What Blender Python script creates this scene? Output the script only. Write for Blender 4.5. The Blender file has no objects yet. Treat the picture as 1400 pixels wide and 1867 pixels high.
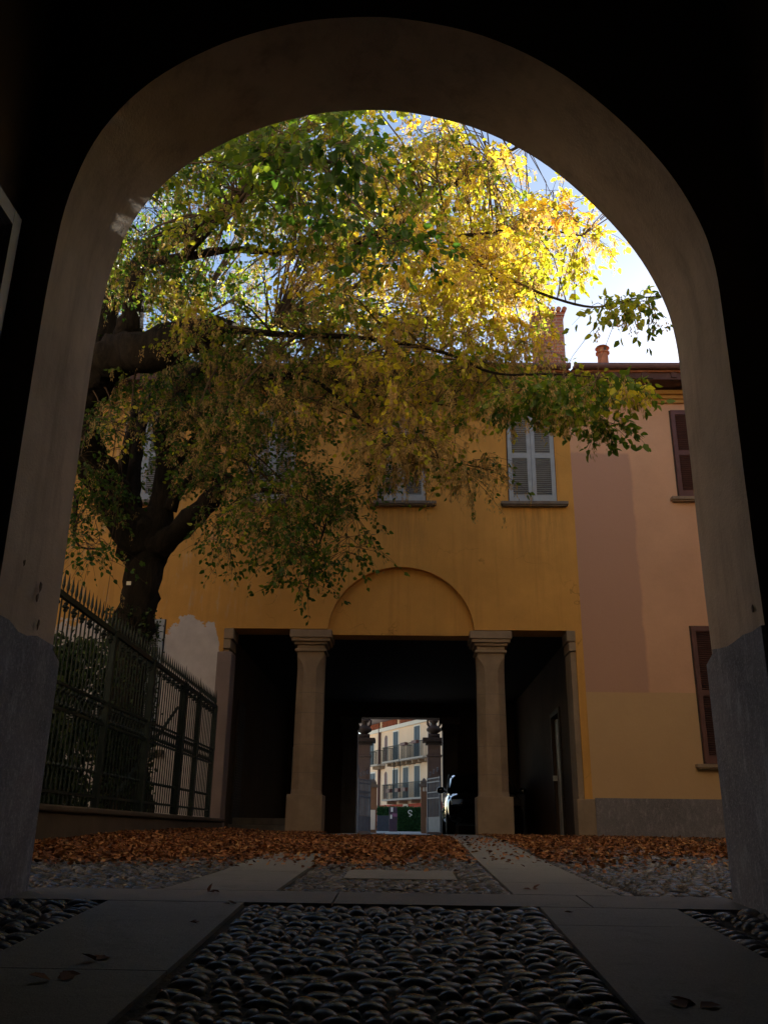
import bpy, bmesh, math, random
import numpy as np
from mathutils import Vector, Matrix, noise
R_ = math.radians
random.seed(7); rng = np.random.default_rng(11)
sc = bpy.context.scene; COL = sc.collection

# ------------------------------------------------------------------ camera
F_, CX, CY = 1610.0, 700.0, 933.5            # focal length and centre in 1400 x 1867 units
_p, _r, _y = R_(20.0), R_(0.78), R_(1.6)
_fw0 = np.array([-math.sin(_y), math.cos(_y), 0]); _r0 = np.array([math.cos(_y), math.sin(_y), 0]); _up = np.array([0, 0, 1.0])
FW = _fw0*math.cos(_p) + _up*math.sin(_p); _u = _up*math.cos(_p) - _fw0*math.sin(_p)
RT = _r0*math.cos(_r) + _u*math.sin(_r); UP = _u*math.cos(_r) - _r0*math.sin(_r)
cam_d = bpy.data.cameras.new('camera'); cam = bpy.data.objects.new('camera', cam_d); COL.objects.link(cam)
cam.matrix_world = Matrix(((RT[0], UP[0], -FW[0], 0), (RT[1], UP[1], -FW[1], 0), (RT[2], UP[2], -FW[2], 0), (0, 0, 0, 1)))
cam_d.sensor_fit = 'VERTICAL'; cam_d.sensor_height = 36.0; cam_d.lens = 36.0*F_/1867.0
cam_d.clip_start = 0.05; cam_d.clip_end = 2000
sc.camera = cam
def ray(x, y): return FW + RT*(x-CX)/F_ - UP*(y-CY)/F_
def at(x, y, Y):
    d = ray(x, y); return d*Y/d[1]

# ------------------------------------------------------------------ light
SUN_EL, SUN_AZ = R_(24.0), R_(24)            # azimuth from +Y towards +X
w = bpy.data.worlds.new('World'); sc.world = w; w.use_nodes = True
nt = w.node_tree; nt.nodes.clear()
sky = nt.nodes.new('ShaderNodeTexSky'); sky.sky_type = 'NISHITA'; sky.sun_disc = False
sky.sun_elevation = SUN_EL; sky.sun_rotation = SUN_AZ
sky.air_density = 1.0; sky.dust_density = 0.3; sky.ozone_density = 1.0
bg = nt.nodes.new('ShaderNodeBackground'); bg.inputs['Strength'].default_value = 0.052
wo = nt.nodes.new('ShaderNodeOutputWorld')
nt.links.new(sky.outputs[0], bg.inputs[0]); nt.links.new(bg.outputs[0], wo.inputs[0])
sd = Vector((math.sin(SUN_AZ)*math.cos(SUN_EL), math.cos(SUN_AZ)*math.cos(SUN_EL), math.sin(SUN_EL)))
sl = bpy.data.lights.new('sun', 'SUN'); sl.energy = 5.0; sl.angle = R_(0.5); sl.color = (1, .93, .81)
so = bpy.data.objects.new('sun', sl); COL.objects.link(so)
so.rotation_euler = sd.to_track_quat('Z', 'Y').to_euler(); so.location = (0, 0, 30)
sc.view_settings.view_transform = 'Standard'; sc.view_settings.look = 'None'
sc.view_settings.gamma = 1.0; sc.view_settings.exposure = 2.05
sc.cycles.max_bounces = 10; sc.cycles.diffuse_bounces = 5; sc.cycles.transmission_bounces = 6; sc.cycles.glossy_bounces = 3
sc.cycles.sample_clamp_indirect = 6.0; sc.cycles.use_denoising = True

# ------------------------------------------------------------------ helpers
def tag(o, label=None, cat=None, group=None, kind=None):
    if label: o['label'] = label
    if cat: o['category'] = cat
    if group: o['group'] = group
    if kind: o['kind'] = kind
    return o
def empty(name, loc=(0, 0, 0)):
    o = bpy.data.objects.new(name, None); COL.objects.link(o); o.location = loc; o.empty_display_size = .2; return o
class MB:
    """collects geometry, in world coordinates"""
    def __init__(s): s.v = []; s.f = []; s.m = []
    def add(s, vs, fs, m=0):
        n = len(s.v); s.v += [tuple(map(float, q)) for q in vs]; s.f += [tuple(i+n for i in q) for q in fs]; s.m += [m]*len(fs); return s
    def box(s, x0, x1, y0, y1, z0, z1, m=0):
        if x0 > x1: x0, x1 = x1, x0
        vs = [(x0,y0,z0),(x1,y0,z0),(x1,y1,z0),(x0,y1,z0),(x0,y0,z1),(x1,y0,z1),(x1,y1,z1),(x0,y1,z1)]
        return s.add(vs, [(0,3,2,1),(4,5,6,7),(0,1,5,4),(1,2,6,5),(2,3,7,6),(3,0,4,7)], m)
    def obox(s, c, ax, ay, az, m=0):
        """box by centre and three half-axis vectors"""
        c = np.array(c, float); ax, ay, az = map(lambda q: np.array(q, float), (ax, ay, az))
        vs = [c+i*ax+j*ay+k*az for k in (-1, 1) for (i, j) in ((-1,-1),(1,-1),(1,1),(-1,1))]
        return s.add(vs, [(0,3,2,1),(4,5,6,7),(0,1,5,4),(1,2,6,5),(2,3,7,6),(3,0,4,7)], m)
    def lathe(s, c, prof, n=16, m=0, rot=0, cap=True):
        """prof: list of (r, z) ; n sides"""
        vs = []
        for r, z in prof:
            for k in range(n):
                a = rot + 2*math.pi*k/n; vs.append((c[0]+r*math.cos(a), c[1]+r*math.sin(a), c[2]+z))
        fs = []
        for i in range(len(prof)-1):
            for k in range(n):
                fs.append((i*n+k, i*n+(k+1) % n, (i+1)*n+(k+1) % n, (i+1)*n+k))
        if cap: fs += [tuple(range(n))[::-1], tuple((len(prof)-1)*n+k for k in range(n))]
        return s.add(vs, fs, m)
    def tube(s, pts, rad, n=8, m=0, bump=0.0, cap=True):
        pts = [Vector(p) for p in pts]
        if not hasattr(rad, '__len__'): rad = [rad]*len(pts)
        nx = None; vs = []; N = len(pts)
        for i, p in enumerate(pts):
            t = (pts[min(i+1, N-1)] - pts[max(i-1, 0)]).normalized()
            if nx is None:
                nx = t.orthogonal().normalized()
            else:
                nx = (nx - t*nx.dot(t)).normalized()
            ny = t.cross(nx)
            for k in range(n):
                a = 2*math.pi*k/n; d = nx*math.cos(a) + ny*math.sin(a); r = rad[i]
                if bump:
                    q = p + d*r
                    r *= 1 + bump*noise.noise(q*4.0) + bump*.6*noise.noise(q*11.0)
                vs.append(p + d*r)
        fs = [(i*n+k, i*n+(k+1) % n, (i+1)*n+(k+1) % n, (i+1)*n+k) for i in range(N-1) for k in range(n)]
        if cap: fs += [tuple(range(n))[::-1], tuple((N-1)*n+k for k in range(n))]
        return s.add(vs, fs, m)
    def build(s, name, mats, parent=None, smooth=False, bevel=0):
        me = bpy.data.meshes.new(name); me.from_pydata(s.v, [], s.f)
        if not isinstance(mats, (list, tuple)): mats = [mats]
        for q in mats: me.materials.append(q)
        if len(mats) > 1: me.polygons.foreach_set('material_index', s.m)
        if smooth: me.polygons.foreach_set('use_smooth', [True]*len(me.polygons))
        me.update()
        o = bpy.data.objects.new(name, me); COL.objects.link(o)
        if bevel:
            b = o.modifiers.new('bevel', 'BEVEL'); b.width = bevel; b.segments = 2; b.limit_method = 'ANGLE'
        if parent is not None: attach(o, parent)
        return o
def each(b, name, mats, parent, size=8, **k):
    """one object for every box collected in b"""
    for i in range(0, len(b.v), size):
        q = MB(); q.v = b.v[i:i+size]; q.f = [tuple(j-i for j in f) for f in b.f if i <= f[0] < i+size]; q.m = [0]*len(q.f); q.build(name, mats, parent, **k)
def wloc(o):
    l = Vector(o.location)
    while o.parent: o = o.parent; l += o.location
    return l
def attach(o, parent):
    o.parent = parent; o.location = Vector(o.location) - wloc(parent)
def fastmesh(name, V, Fc, mats, parent=None, attrs=None, smooth=False):
    """V (n,3) array, Fc (m,k) array of equal sized faces"""
    me = bpy.data.meshes.new(name); m, k = Fc.shape
    me.vertices.add(len(V)); me.vertices.foreach_set('co', V.astype(np.float32).ravel())
    me.loops.add(m*k); me.loops.foreach_set('vertex_index', Fc.astype(np.int32).ravel())
    me.polygons.add(m); me.polygons.foreach_set('loop_start', np.arange(0, m*k, k, dtype=np.int32))
    if smooth: me.polygons.foreach_set('use_smooth', np.ones(m, bool))
    for q in mats: me.materials.append(q)
    for an, val in (attrs or {}).items():
        a = me.attributes.new(an, 'FLOAT', 'FACE'); a.data.foreach_set('value', val.astype(np.float32))
    me.update(calc_edges=True); me.validate()
    o = bpy.data.objects.new(name, me); COL.objects.link(o)
    if parent is not None: attach(o, parent)
    return o

# ------------------------------------------------------------------ materials
class N:
    def __init__(s, name):
        s.mat = bpy.data.materials.new(name); s.mat.use_nodes = True; s.t = s.mat.node_tree; s.t.nodes.clear()
        s.out = s.t.nodes.new('ShaderNodeOutputMaterial'); s._co = None
    def n(s, t, **k):
        q = s.t.nodes.new(t)
        for a, b in k.items(): setattr(q, a, b)
        return q
    def l(s, a, b): s.t.links.new(a, b)
    def put(s, sock, v):
        if hasattr(v, 'is_output') or isinstance(v, bpy.types.NodeSocket): s.l(v, sock)
        elif isinstance(v, (tuple, list)) and len(v) == 3 and sock.type == 'RGBA': sock.default_value = (*v, 1)
        else: sock.default_value = v
    def co(s):
        if s._co is None: s._co = s.n('ShaderNodeNewGeometry').outputs['Position']
        return s._co
    def xyz(s):
        q = s.n('ShaderNodeSeparateXYZ'); s.l(s.co(), q.inputs[0]); return q.outputs
    def noise(s, scale, detail=4, rough=.6, vec=None, stretch=None, dist=0):
        v = vec or s.co()
        if stretch:
            m = s.n('ShaderNodeVectorMath', operation='MULTIPLY'); s.l(v, m.inputs[0]); m.inputs[1].default_value = stretch; v = m.outputs[0]
        q = s.n('ShaderNodeTexNoise'); s.l(v, q.inputs['Vector']); q.inputs['Scale'].default_value = scale
        q.inputs['Detail'].default_value = detail; q.inputs['Roughness'].default_value = rough; q.inputs['Distortion'].default_value = dist
        return q.outputs['Fac']
    def m(s, op, a, b=0.0, c=0.0, clamp=False):
        q = s.n('ShaderNodeMath', operation=op, use_clamp=clamp)
        s.put(q.inputs[0], a); s.put(q.inputs[1], b); s.put(q.inputs[2], c); return q.outputs[0]
    def ramp(s, f, stops):
        q = s.n('ShaderNodeValToRGB'); s.put(q.inputs[0], f); e = q.color_ramp.elements
        while len(e) < len(stops): e.new(.5)
        for i, (p, c) in enumerate(stops):
            e[i].position = p; e[i].color = (*c, 1) if hasattr(c, '__len__') else (c, c, c, 1)
        return q.outputs[0]
    def step(s, v, lo, hi):
        q = s.n('ShaderNodeMapRange', clamp=True); s.put(q.inputs[0], v); q.inputs[1].default_value = lo; q.inputs[2].default_value = hi
        return q.outputs[0]
    def mix(s, f, a, b, mode='MIX'):
        q = s.n('ShaderNodeMix', data_type='RGBA', blend_type=mode); s.put(q.inputs[0], f); s.put(q.inputs[6], a); s.put(q.inputs[7], b); return q.outputs[2]
    def bump(s, h, strength=.3, dist=.01, normal=None):
        q = s.n('ShaderNodeBump'); s.put(q.inputs['Height'], h); q.inputs['Strength'].default_value = strength; q.inputs['Distance'].default_value = dist
        if normal: s.l(normal, q.inputs['Normal'])
        return q.outputs[0]
    def bsdf(s, col, rough=.8, spec=.3, metal=0, normal=None, **k):
        q = s.n('ShaderNodeBsdfPrincipled'); s.put(q.inputs['Base Color'], col); s.put(q.inputs['Roughness'], rough)
        q.inputs['Specular IOR Level'].default_value = spec; q.inputs['Metallic'].default_value = metal
        if normal: s.l(normal, q.inputs['Normal'])
        for a, b in k.items(): q.inputs[a].default_value = b
        s.l(q.outputs[0], s.out.inputs[0]); return s.mat
def sc3(c, k): return tuple(min(1, x*k) for x in c)
def plaster(name, c, var=.18, scale=1.2, dirt=None, bump=.25, dirtamt=.5):
    n = N(name)
    a = n.noise(scale, 5, .65); col = n.ramp(a, [(.3, sc3(c, 1-var)), (.7, sc3(c, 1+var*.7))])
    f = n.noise(28, 4, .7); col = n.mix(n.m('MULTIPLY', f, .25), col, sc3(c, .75))
    if dirt:
        st = n.noise(1.6, 5, .7, stretch=(3.0, 3.0, .5)); k = n.step(st, .5, .75)
        col = n.mix(n.m('MULTIPLY', k, dirtamt), col, dirt)
    b = n.m('ADD', n.m('MULTIPLY', n.noise(5, 5, .6), .6), n.m('MULTIPLY', n.noise(60, 3, .7), .25))
    return n.bsdf(col, .88, .25, normal=n.bump(b, bump, .03))
def simple(name, c, rough=.6, spec=.4, metal=0, var=.15, scale=6, bump=.15, dist=.005, **k):
    n = N(name); a = n.noise(scale, 4, .6)
    col = n.ramp(a, [(.3, sc3(c, 1-var)), (.7, sc3(c, 1+var))])
    return n.bsdf(col, rough, spec, metal, n.bump(n.noise(scale*6, 4, .7), bump, dist) if bump else None, **k)

OCH, PINK = (.70, .35, .085), (.70, .39, .23)
def mk_ochre():
    n = N('ochre_plaster'); x, y, z = n.xyz()
    a = n.noise(.8, 6, .65); col = n.ramp(a, [(.3, sc3(OCH, .82)), (.7, sc3(OCH, 1.1))])
    big = n.noise(.35, 4, .6, dist=.5); col = n.mix(n.m('MULTIPLY', n.step(big, .5, .7), .35), col, (.46, .24, .07))
    col = n.mix(n.m('MULTIPLY', n.noise(30, 4, .7), .22), col, (.40, .18, .04))
    # worn pale run marks left of the doorway
    st = n.noise(2.2, 6, .75, stretch=(2.5, 1, .55)); le = n.step(x, -1.6, -3.6)
    k = n.m('MULTIPLY', n.step(st, .56, .68), le); col = n.mix(n.m('MULTIPLY', k, .55), col, (.55, .42, .28))
    vo = n.n('ShaderNodeTexVoronoi', feature='DISTANCE_TO_EDGE'); mm = n.n('ShaderNodeVectorMath', operation='MULTIPLY_ADD'); n.l(n.co(), mm.inputs[0]); mm.inputs[1].default_value = (1, 1, 1)
    nn_ = n.n('ShaderNodeTexNoise'); n.l(n.co(), nn_.inputs['Vector']); nn_.inputs['Scale'].default_value = 2.2; nn_.inputs['Detail'].default_value = 6; sc_ = n.n('ShaderNodeVectorMath', operation='SCALE'); n.l(nn_.outputs['Color'], sc_.inputs[0]); sc_.inputs['Scale'].default_value = .9
    n.l(sc_.outputs[0], mm.inputs[2]); n.l(mm.outputs[0], vo.inputs['Vector']); vo.inputs['Scale'].default_value = .55
    cr = n.m('MULTIPLY', n.step(vo.outputs['Distance'], .006, .0), n.step(n.noise(.9, 3), .5, .6)); col = n.mix(n.m('MULTIPLY', cr, .6), col, (.20, .09, .025))
    rs = n.step(n.noise(1.0, 6, .75, stretch=(5, 1, .22)), .52, .72); col = n.mix(n.m('MULTIPLY', rs, .32), col, (.34, .15, .04))
    for wx in (-.10, 2.34):
        bb = n.m('MULTIPLY', n.step(n.m('ABSOLUTE', n.m('SUBTRACT', x, wx)), .66, .40), n.m('MULTIPLY', n.step(z, 4.3, 5.7), n.step(z, 5.78, 5.74)))
        col = n.mix(n.m('MULTIPLY', n.m('MULTIPLY', bb, n.step(n.noise(3, 6, .75, stretch=(4, 1, .25)), .42, .62)), .5), col, (.24, .13, .05))
    # bare pale render exposed at the foot of the left wall
    e = n.m('MULTIPLY_ADD', n.noise(1.3, 8, .68), 1.4, -.7)
    top = n.m('MINIMUM', n.m('MULTIPLY_ADD', x, -4.0, -10.3), 3.50)
    k2 = n.step(n.m('SUBTRACT', n.m('ADD', top, e), z), -.01, .01)
    bare = n.ramp(n.noise(2, 6, .7), [(.3, (.50, .43, .39)), (.7, (.68, .60, .56))])
    col = n.mix(n.m('MULTIPLY', k2, n.step(x, -3.22, -3.3)), col, bare)
    b = n.m('ADD', n.m('MULTIPLY', n.noise(3, 5, .6), .8), n.m('MULTIPLY', n.noise(55, 3, .7), .2))
    b = n.m('SUBTRACT', b, n.m('MULTIPLY', k2, .3))
    return n.bsdf(col, .9, .2, normal=n.bump(b, .35, .03))
def mk_pink():
    n = N('pink_plaster'); x, y, z = n.xyz()
    a = n.noise(.7, 6, .65); col = n.ramp(a, [(.3, sc3(PINK, .9)), (.7, sc3(PINK, 1.07))])
    w1 = n.m('MULTIPLY_ADD', n.noise(1.5, 5, .6), .16, -.08)
    px = n.step(n.m('ADD', x, w1), 4.22, 4.17); pz = n.m('MULTIPLY', n.step(n.m('ADD', z, w1), 6.87, 6.82), n.step(z, 2.33, 2.34))
    col = n.mix(n.m('MULTIPLY', px, pz), col, (.54, .30, .20))
    lo = n.step(n.m('ADD', z, n.m('MULTIPLY', w1, .1)), 2.35, 2.34)
    beige = n.ramp(a, [(.3, (.57, .355, .175)), (.7, (.63, .40, .20))]); col = n.mix(lo, col, beige)
    col = n.mix(n.m('MULTIPLY', n.noise(30, 4, .7), .18), col, (.35, .18, .09))
    return n.bsdf(col, .9, .2, normal=n.bump(n.m('ADD', n.noise(3, 5), n.m('MULTIPLY', n.noise(55, 3), .2)), .25, .03))
def mk_scratched(name, c, c2):
    n = N(name); a = n.noise(1.5, 6, .7); col = n.ramp(a, [(.3, c), (.7, c2)])
    sc_ = n.noise(9, 6, .8, stretch=(1.5, 1.5, .5)); col = n.mix(n.m('MULTIPLY', n.step(sc_, .52, .66), .6), col, sc3(c2, 1.7)); col = n.mix(n.m('MULTIPLY', n.step(n.noise(75, 3, .8), .52, .64), .55), col, sc3(c2, 1.6))
    col = n.mix(n.m('MULTIPLY', n.step(n.noise(30, 5, .8), .55, .7), .5), col, sc3(c, .55))
    return n.bsdf(col, .85, .3, normal=n.bump(n.m('ADD', sc_, n.m('MULTIPLY', n.noise(40, 4, .7), .5)), .5, .02))
M = {}
M['ochre'] = mk_ochre(); M['pink'] = mk_pink()
M['plinth'] = mk_scratched('grey_render', (.14, .125, .13), (.23, .20, .20))
M['dado'] = mk_scratched('blue_grey_render', (.15, .17, .215), (.30, .33, .41))
M['jamb'] = plaster('old_cream_plaster', (.44, .35, .27), .2, 1.4, (.19, .15, .12), .6, .4) if 0 else plaster('old_cream_plaster', (.60, .52, .44), .24, 1.8, (.28, .23, .19), .5, .7)
M['dark_plaster'] = plaster('shade_dark_plaster', (.16, .135, .11), .2, 1.0)  # dirty plaster, colour kept dark to carry the unlit interior's shade
M['tunnel'] = plaster('shade_brown_plaster', (.11, .065, .038), .25, 1.0, (.08, .05, .03))  # brown plaster darkened, the passage's shade put into its colour
M['stone'] = plaster('warm_sandstone', (.33, .23, .15), .25, 2.5, (.20, .14, .09), .5)
M['stone_dark'] = plaster('weathered_stone', (.20, .16, .13), .25, 3, (.07, .06, .05), .6)
M['lowwall'] = plaster('mossy_wall', (.09, .07, .055), .3, 2.5, (.07, .06, .04), .6)
M['shutter'] = simple('grey_blue_paint', (.34, .36, .38), .55, .3, var=.1)
M['brown'] = simple('dark_red_brown_paint', (.13, .055, .045), .5, .35, var=.15)
M['iron'] = simple('green_black_iron', (.011, .018, .015), .6, .4, .2, var=.4, scale=12)
M['gate'] = simple('blue_grey_iron', (.16, .17, .20), .5, .4, var=.15)
M['dark'] = simple('dark_wood', (.05, .032, .022), .7, .3, var=.3)
M['eave'] = simple('eave_wood', (.10, .05, .04), .7, .3, var=.25)
M['gutter'] = simple('brown_gutter', (.16, .085, .08), .45, .5, var=.1)
M['tile'] = simple('clay_tile', (.38, .15, .08), .85, .2, var=.3, scale=9, bump=.4)
M['brick'] = None
def mk_brick():
    n = N('old_brick'); mp = n.n('ShaderNodeMapping'); n.l(n.co(), mp.inputs[0]); mp.inputs['Rotation'].default_value = (R_(90), 0, 0)
    b = n.n('ShaderNodeTexBrick'); n.l(mp.outputs[0], b.inputs['Vector']); b.inputs['Scale'].default_value = 1
    b.inputs['Brick Width'].default_value = .24; b.inputs['Row Height'].default_value = .075; b.inputs['Mortar Size'].default_value = .01
    b.inputs['Color1'].default_value = (.40, .15, .10, 1); b.inputs['Color2'].default_value = (.30, .11, .075, 1); b.inputs['Mortar'].default_value = (.32, .24, .19, 1)
    return n.bsdf(b.outputs[0], .9, .2, normal=n.bump(b.outputs[1], -.5, .01))
M['brick'] = mk_brick()
M['cream'] = plaster('cream_plaster', (.86, .62, .42), .06, .6, bump=.08)
M['white'] = plaster('white_moulding', (.78, .72, .62), .08, 1, bump=.05)
M['teal'] = simple('teal_shutter_paint', (.055, .08, .10), .5, .3, var=.1, bump=0)
M['red_render'] = simple('red_render', (.45, .08, .05), .8, .2, bump=0)
M['lattice_brick'] = simple('lattice_brick', (.42, .13, .07), .85, .2, var=.25, scale=3, bump=0)
M['bark'] = None
def mk_bark():
    n = N('bark'); v = n.noise(7, 7, .75, stretch=(1.6, 1.6, .35), dist=.6)
    col = n.ramp(v, [(.3, (.008, .006, .005)), (.7, (.040, .030, .022))])
    return n.bsdf(col, .95, .15, normal=n.bump(v, 1.0, .05))
M['bark'] = mk_bark()
M['twig'] = simple('twig_bark', (.09, .06, .04), .85, .2, var=.3)
def mk_leaf(name, stops, trans=.5, rough=.5, tmul=1.5):
    n = N(name); a = n.n('ShaderNodeAttribute', attribute_name='tone').outputs['Fac']
    col = n.ramp(a, stops)
    d = n.n('ShaderNodeBsdfPrincipled'); n.l(col, d.inputs['Base Color']); d.inputs['Roughness'].default_value = rough; d.inputs['Specular IOR Level'].default_value = .3
    t = n.n('ShaderNodeBsdfTranslucent'); n.l(n.mix(1.0, col, (tmul, tmul, tmul*.6), 'MULTIPLY'), t.inputs[0])
    m = n.n('ShaderNodeMixShader'); m.inputs[0].default_value = trans
    n.l(d.outputs[0], m.inputs[1]); n.l(t.outputs[0], m.inputs[2]); n.l(m.outputs[0], n.out.inputs[0]); return n.mat
LEAF_STOPS = [(.0, (.030, .075, .012)), (.28, (.09, .14, .016)), (.48, (.30, .31, .025)), (.72, (.64, .52, .055)), (1.0, (.66, .37, .045))]
M['leaf'] = mk_leaf('leaf', LEAF_STOPS, .55, .45, 1.7)
M['seed'] = mk_leaf('winged_seed', [(.0, (.22, .16, .07)), (.5, (.42, .29, .13)), (1.0, (.54, .34, .15))], .45, .6, 1.5)
M['fallen'] = mk_leaf('fallen_leaf', [(.0, (.07, .028, .014)), (.4, (.21, .072, .025)), (.75, (.32, .12, .038)), (1.0, (.42, .23, .09))], .1, .7, 1.0)
M['shrub'] = mk_leaf('shrub_leaf', [(.0, (.015, .03, .010)), (.6, (.04, .07, .02)), (1.0, (.09, .12, .03))], .3, .45, 1.2)
M['hedge'] = mk_leaf('hedge_leaf', [(.0, (.02, .06, .02)), (1.0, (.05, .13, .035))], .3, .5, 1.2)

def mk_ground():
    n = N('earth_and_mortar'); a = n.noise(3, 6, .7)
    col = n.ramp(a, [(.3, (.025, .021, .017)), (.7, (.07, .058, .045))])
    x, y, z = n.xyz(); k = n.step(y, 23.2, 24.2)
    col = n.mix(k, col, n.ramp(n.noise(1.2, 6, .7), [(.3, (.30, .28, .25)), (.7, (.42, .40, .36))]))
    # moss by the far wall on the right
    mo = n.m('MULTIPLY', n.step(n.noise(2.5, 5, .7), .42, .55), n.m('MULTIPLY', n.step(y, 10.5, 12), n.step(y, 16, 15)))
    col = n.mix(n.m('MULTIPLY', mo, n.step(x, .9, 1.4)), col, (.06, .075, .02))
    return n.bsdf(col, .92, .2, normal=n.bump(n.m('ADD', a, n.noise(22, 4, .7)), .6, .03))
def mk_slab():  # worn granite
    n = N('granite_slab'); a = n.noise(1.3, 5, .6); col = n.ramp(a, [(.3, (.13, .13, .128)), (.7, (.21, .208, .20))])
    s = n.noise(160, 2, .9); col = n.mix(n.m('MULTIPLY', n.step(s, .52, .7), .45), col, (.34, .33, .31))
    s2 = n.noise(110, 2, .9); col = n.mix(n.m('MULTIPLY', n.step(s2, .55, .7), .5), col, (.05, .05, .048))
    pz = n.step(n.noise(3.5, 8, .8), .55, .68); col = n.mix(n.m('MULTIPLY', pz, .45), col, (.05, .046, .04))
    return n.bsdf(col, n.ramp(a, [(.3, .62), (.7, .8)]), .35, normal=n.bump(n.m('ADD', n.m('MULTIPLY', n.noise(6, 7, .7), 1.0), n.m('MULTIPLY', s, .3)), .7, .02))
def mk_pebble():
    n = N('river_pebble'); a = n.n('ShaderNodeAttribute', attribute_name='tone').outputs['Fac']
    col = n.ramp(a, [(.0, (.022, .022, .024)), (.5, (.055, .052, .050)), (.8, (.10, .085, .072)), (1.0, (.19, .175, .16))])
    col = n.mix(n.m('MULTIPLY', n.step(n.noise(45, 5, .8), .5, .7), .5), col, (.05, .045, .04))
    return n.bsdf(col, n.ramp(n.noise(18, 4, .7), [(.35, .18), (.7, .42)]), .5, normal=n.bump(n.noise(70, 4, .7), .25, .004))
M['ground'] = mk_ground(); M['slab'] = mk_slab(); M['pebble'] = mk_pebble()

# ------------------------------------------------------------------ ground
GY = [-40, -8, 0, 2.2, 4.13, 6.3, 9, 12, 15.5, 24, 30, 45, 80, 400]
GZ = [-1.2, -1.17, -.575, -.41, -.262, -.187, -.09, -.035, -.012, -.01, .0, .10, .25, .3]
def g(y): return float(np.interp(y, GY, GZ))
ys = sorted(set([-40, -8] + [round(-7.5+.5*i, 2) for i in range(64)] + [24, 30, 45, 60, 80, 150, 400] + [2.2, 4.13, 6.3]))
xs = [-250, -60, -12] + [-6+1.0*i for i in range(13)] + [12, 60, 250]
b = MB(); b.add([(x, y, g(y)-.005) for y in ys for x in xs], [(j*len(xs)+i, j*len(xs)+i+1, (j+1)*len(xs)+i+1, (j+1)*len(xs)+i) for j in range(len(ys)-1) for i in range(len(xs)-1)])
tag(b.build('ground', M['ground'], smooth=True), kind='structure')

def slab(b, xl, xr, y0, y1, th=.010, step=.45, gap=.006, seglen=1.3, phase=0):
    """strip of stone slabs following the ground; xl, xr are functions of y"""
    y = y0 - phase
    while y < y1:
        a, c = max(y, y0), min(y+seglen, y1) - gap
        if c - a > .05:
            k = max(1, int((c-a)/step)); yy = [a+(c-a)*i/k for i in range(k+1)]; vs = []
            for q in yy:
                z = g(q)+th
                vs += [(xl(q), q, z-.06), (xl(q), q, z), (xr(q), q, z), (xr(q), q, z-.06)]
            fs = []
            for i in range(k):
                o = i*4; fs += [(o+1, o+2, o+6, o+5), (o, o+1, o+5, o+4), (o+2, o+3, o+7, o+6)]
            fs += [(0, 3, 2, 1), (k*4, k*4+1, k*4+2, k*4+3)]
            b.add(vs, fs)
        y += seglen
LX0 = lambda y: -1.21 if y < 4 else float(np.interp(y, [4.2, 5.2, 16, 24], [-1.10, -1.04, -.98, -.98]))
LX1 = lambda y: -.655 if y < 4 else -.58
RX0 = lambda y: .54 if y < 4 else float(np.interp(y, [4.2, 7, 11, 16, 24], [.48, .50, .56, .60, .62]))
RX1 = lambda y: 1.085 if y < 4 else float(np.interp(y, [4.2, 7, 11, 16, 24], [.95, .96, 1.05, 1.10, 1.12]))
b = MB(); slab(b, LX0, LX1, -6, 3.90, phase=.4); slab(b, RX0, RX1, -6, 3.90, phase=.9)
slab(b, LX0, LX1, 4.285, 24, phase=.2); slab(b, RX0, RX1, 4.285, 24, phase=.7)
for x0, x1 in ((-1.66, -.3), (-.292, .75), (.758, 1.41)): slab(b, lambda y: x0, lambda y: x1, 3.905, 4.28)
tag(b.build('stone_path', M['slab']), kind='structure')
b = MB(); slab(b, lambda y: -.33, lambda y: .27, 5.02, 5.62, th=.008)
tag(b.build('path_inset_slab', M['slab']), kind='structure')

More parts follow.
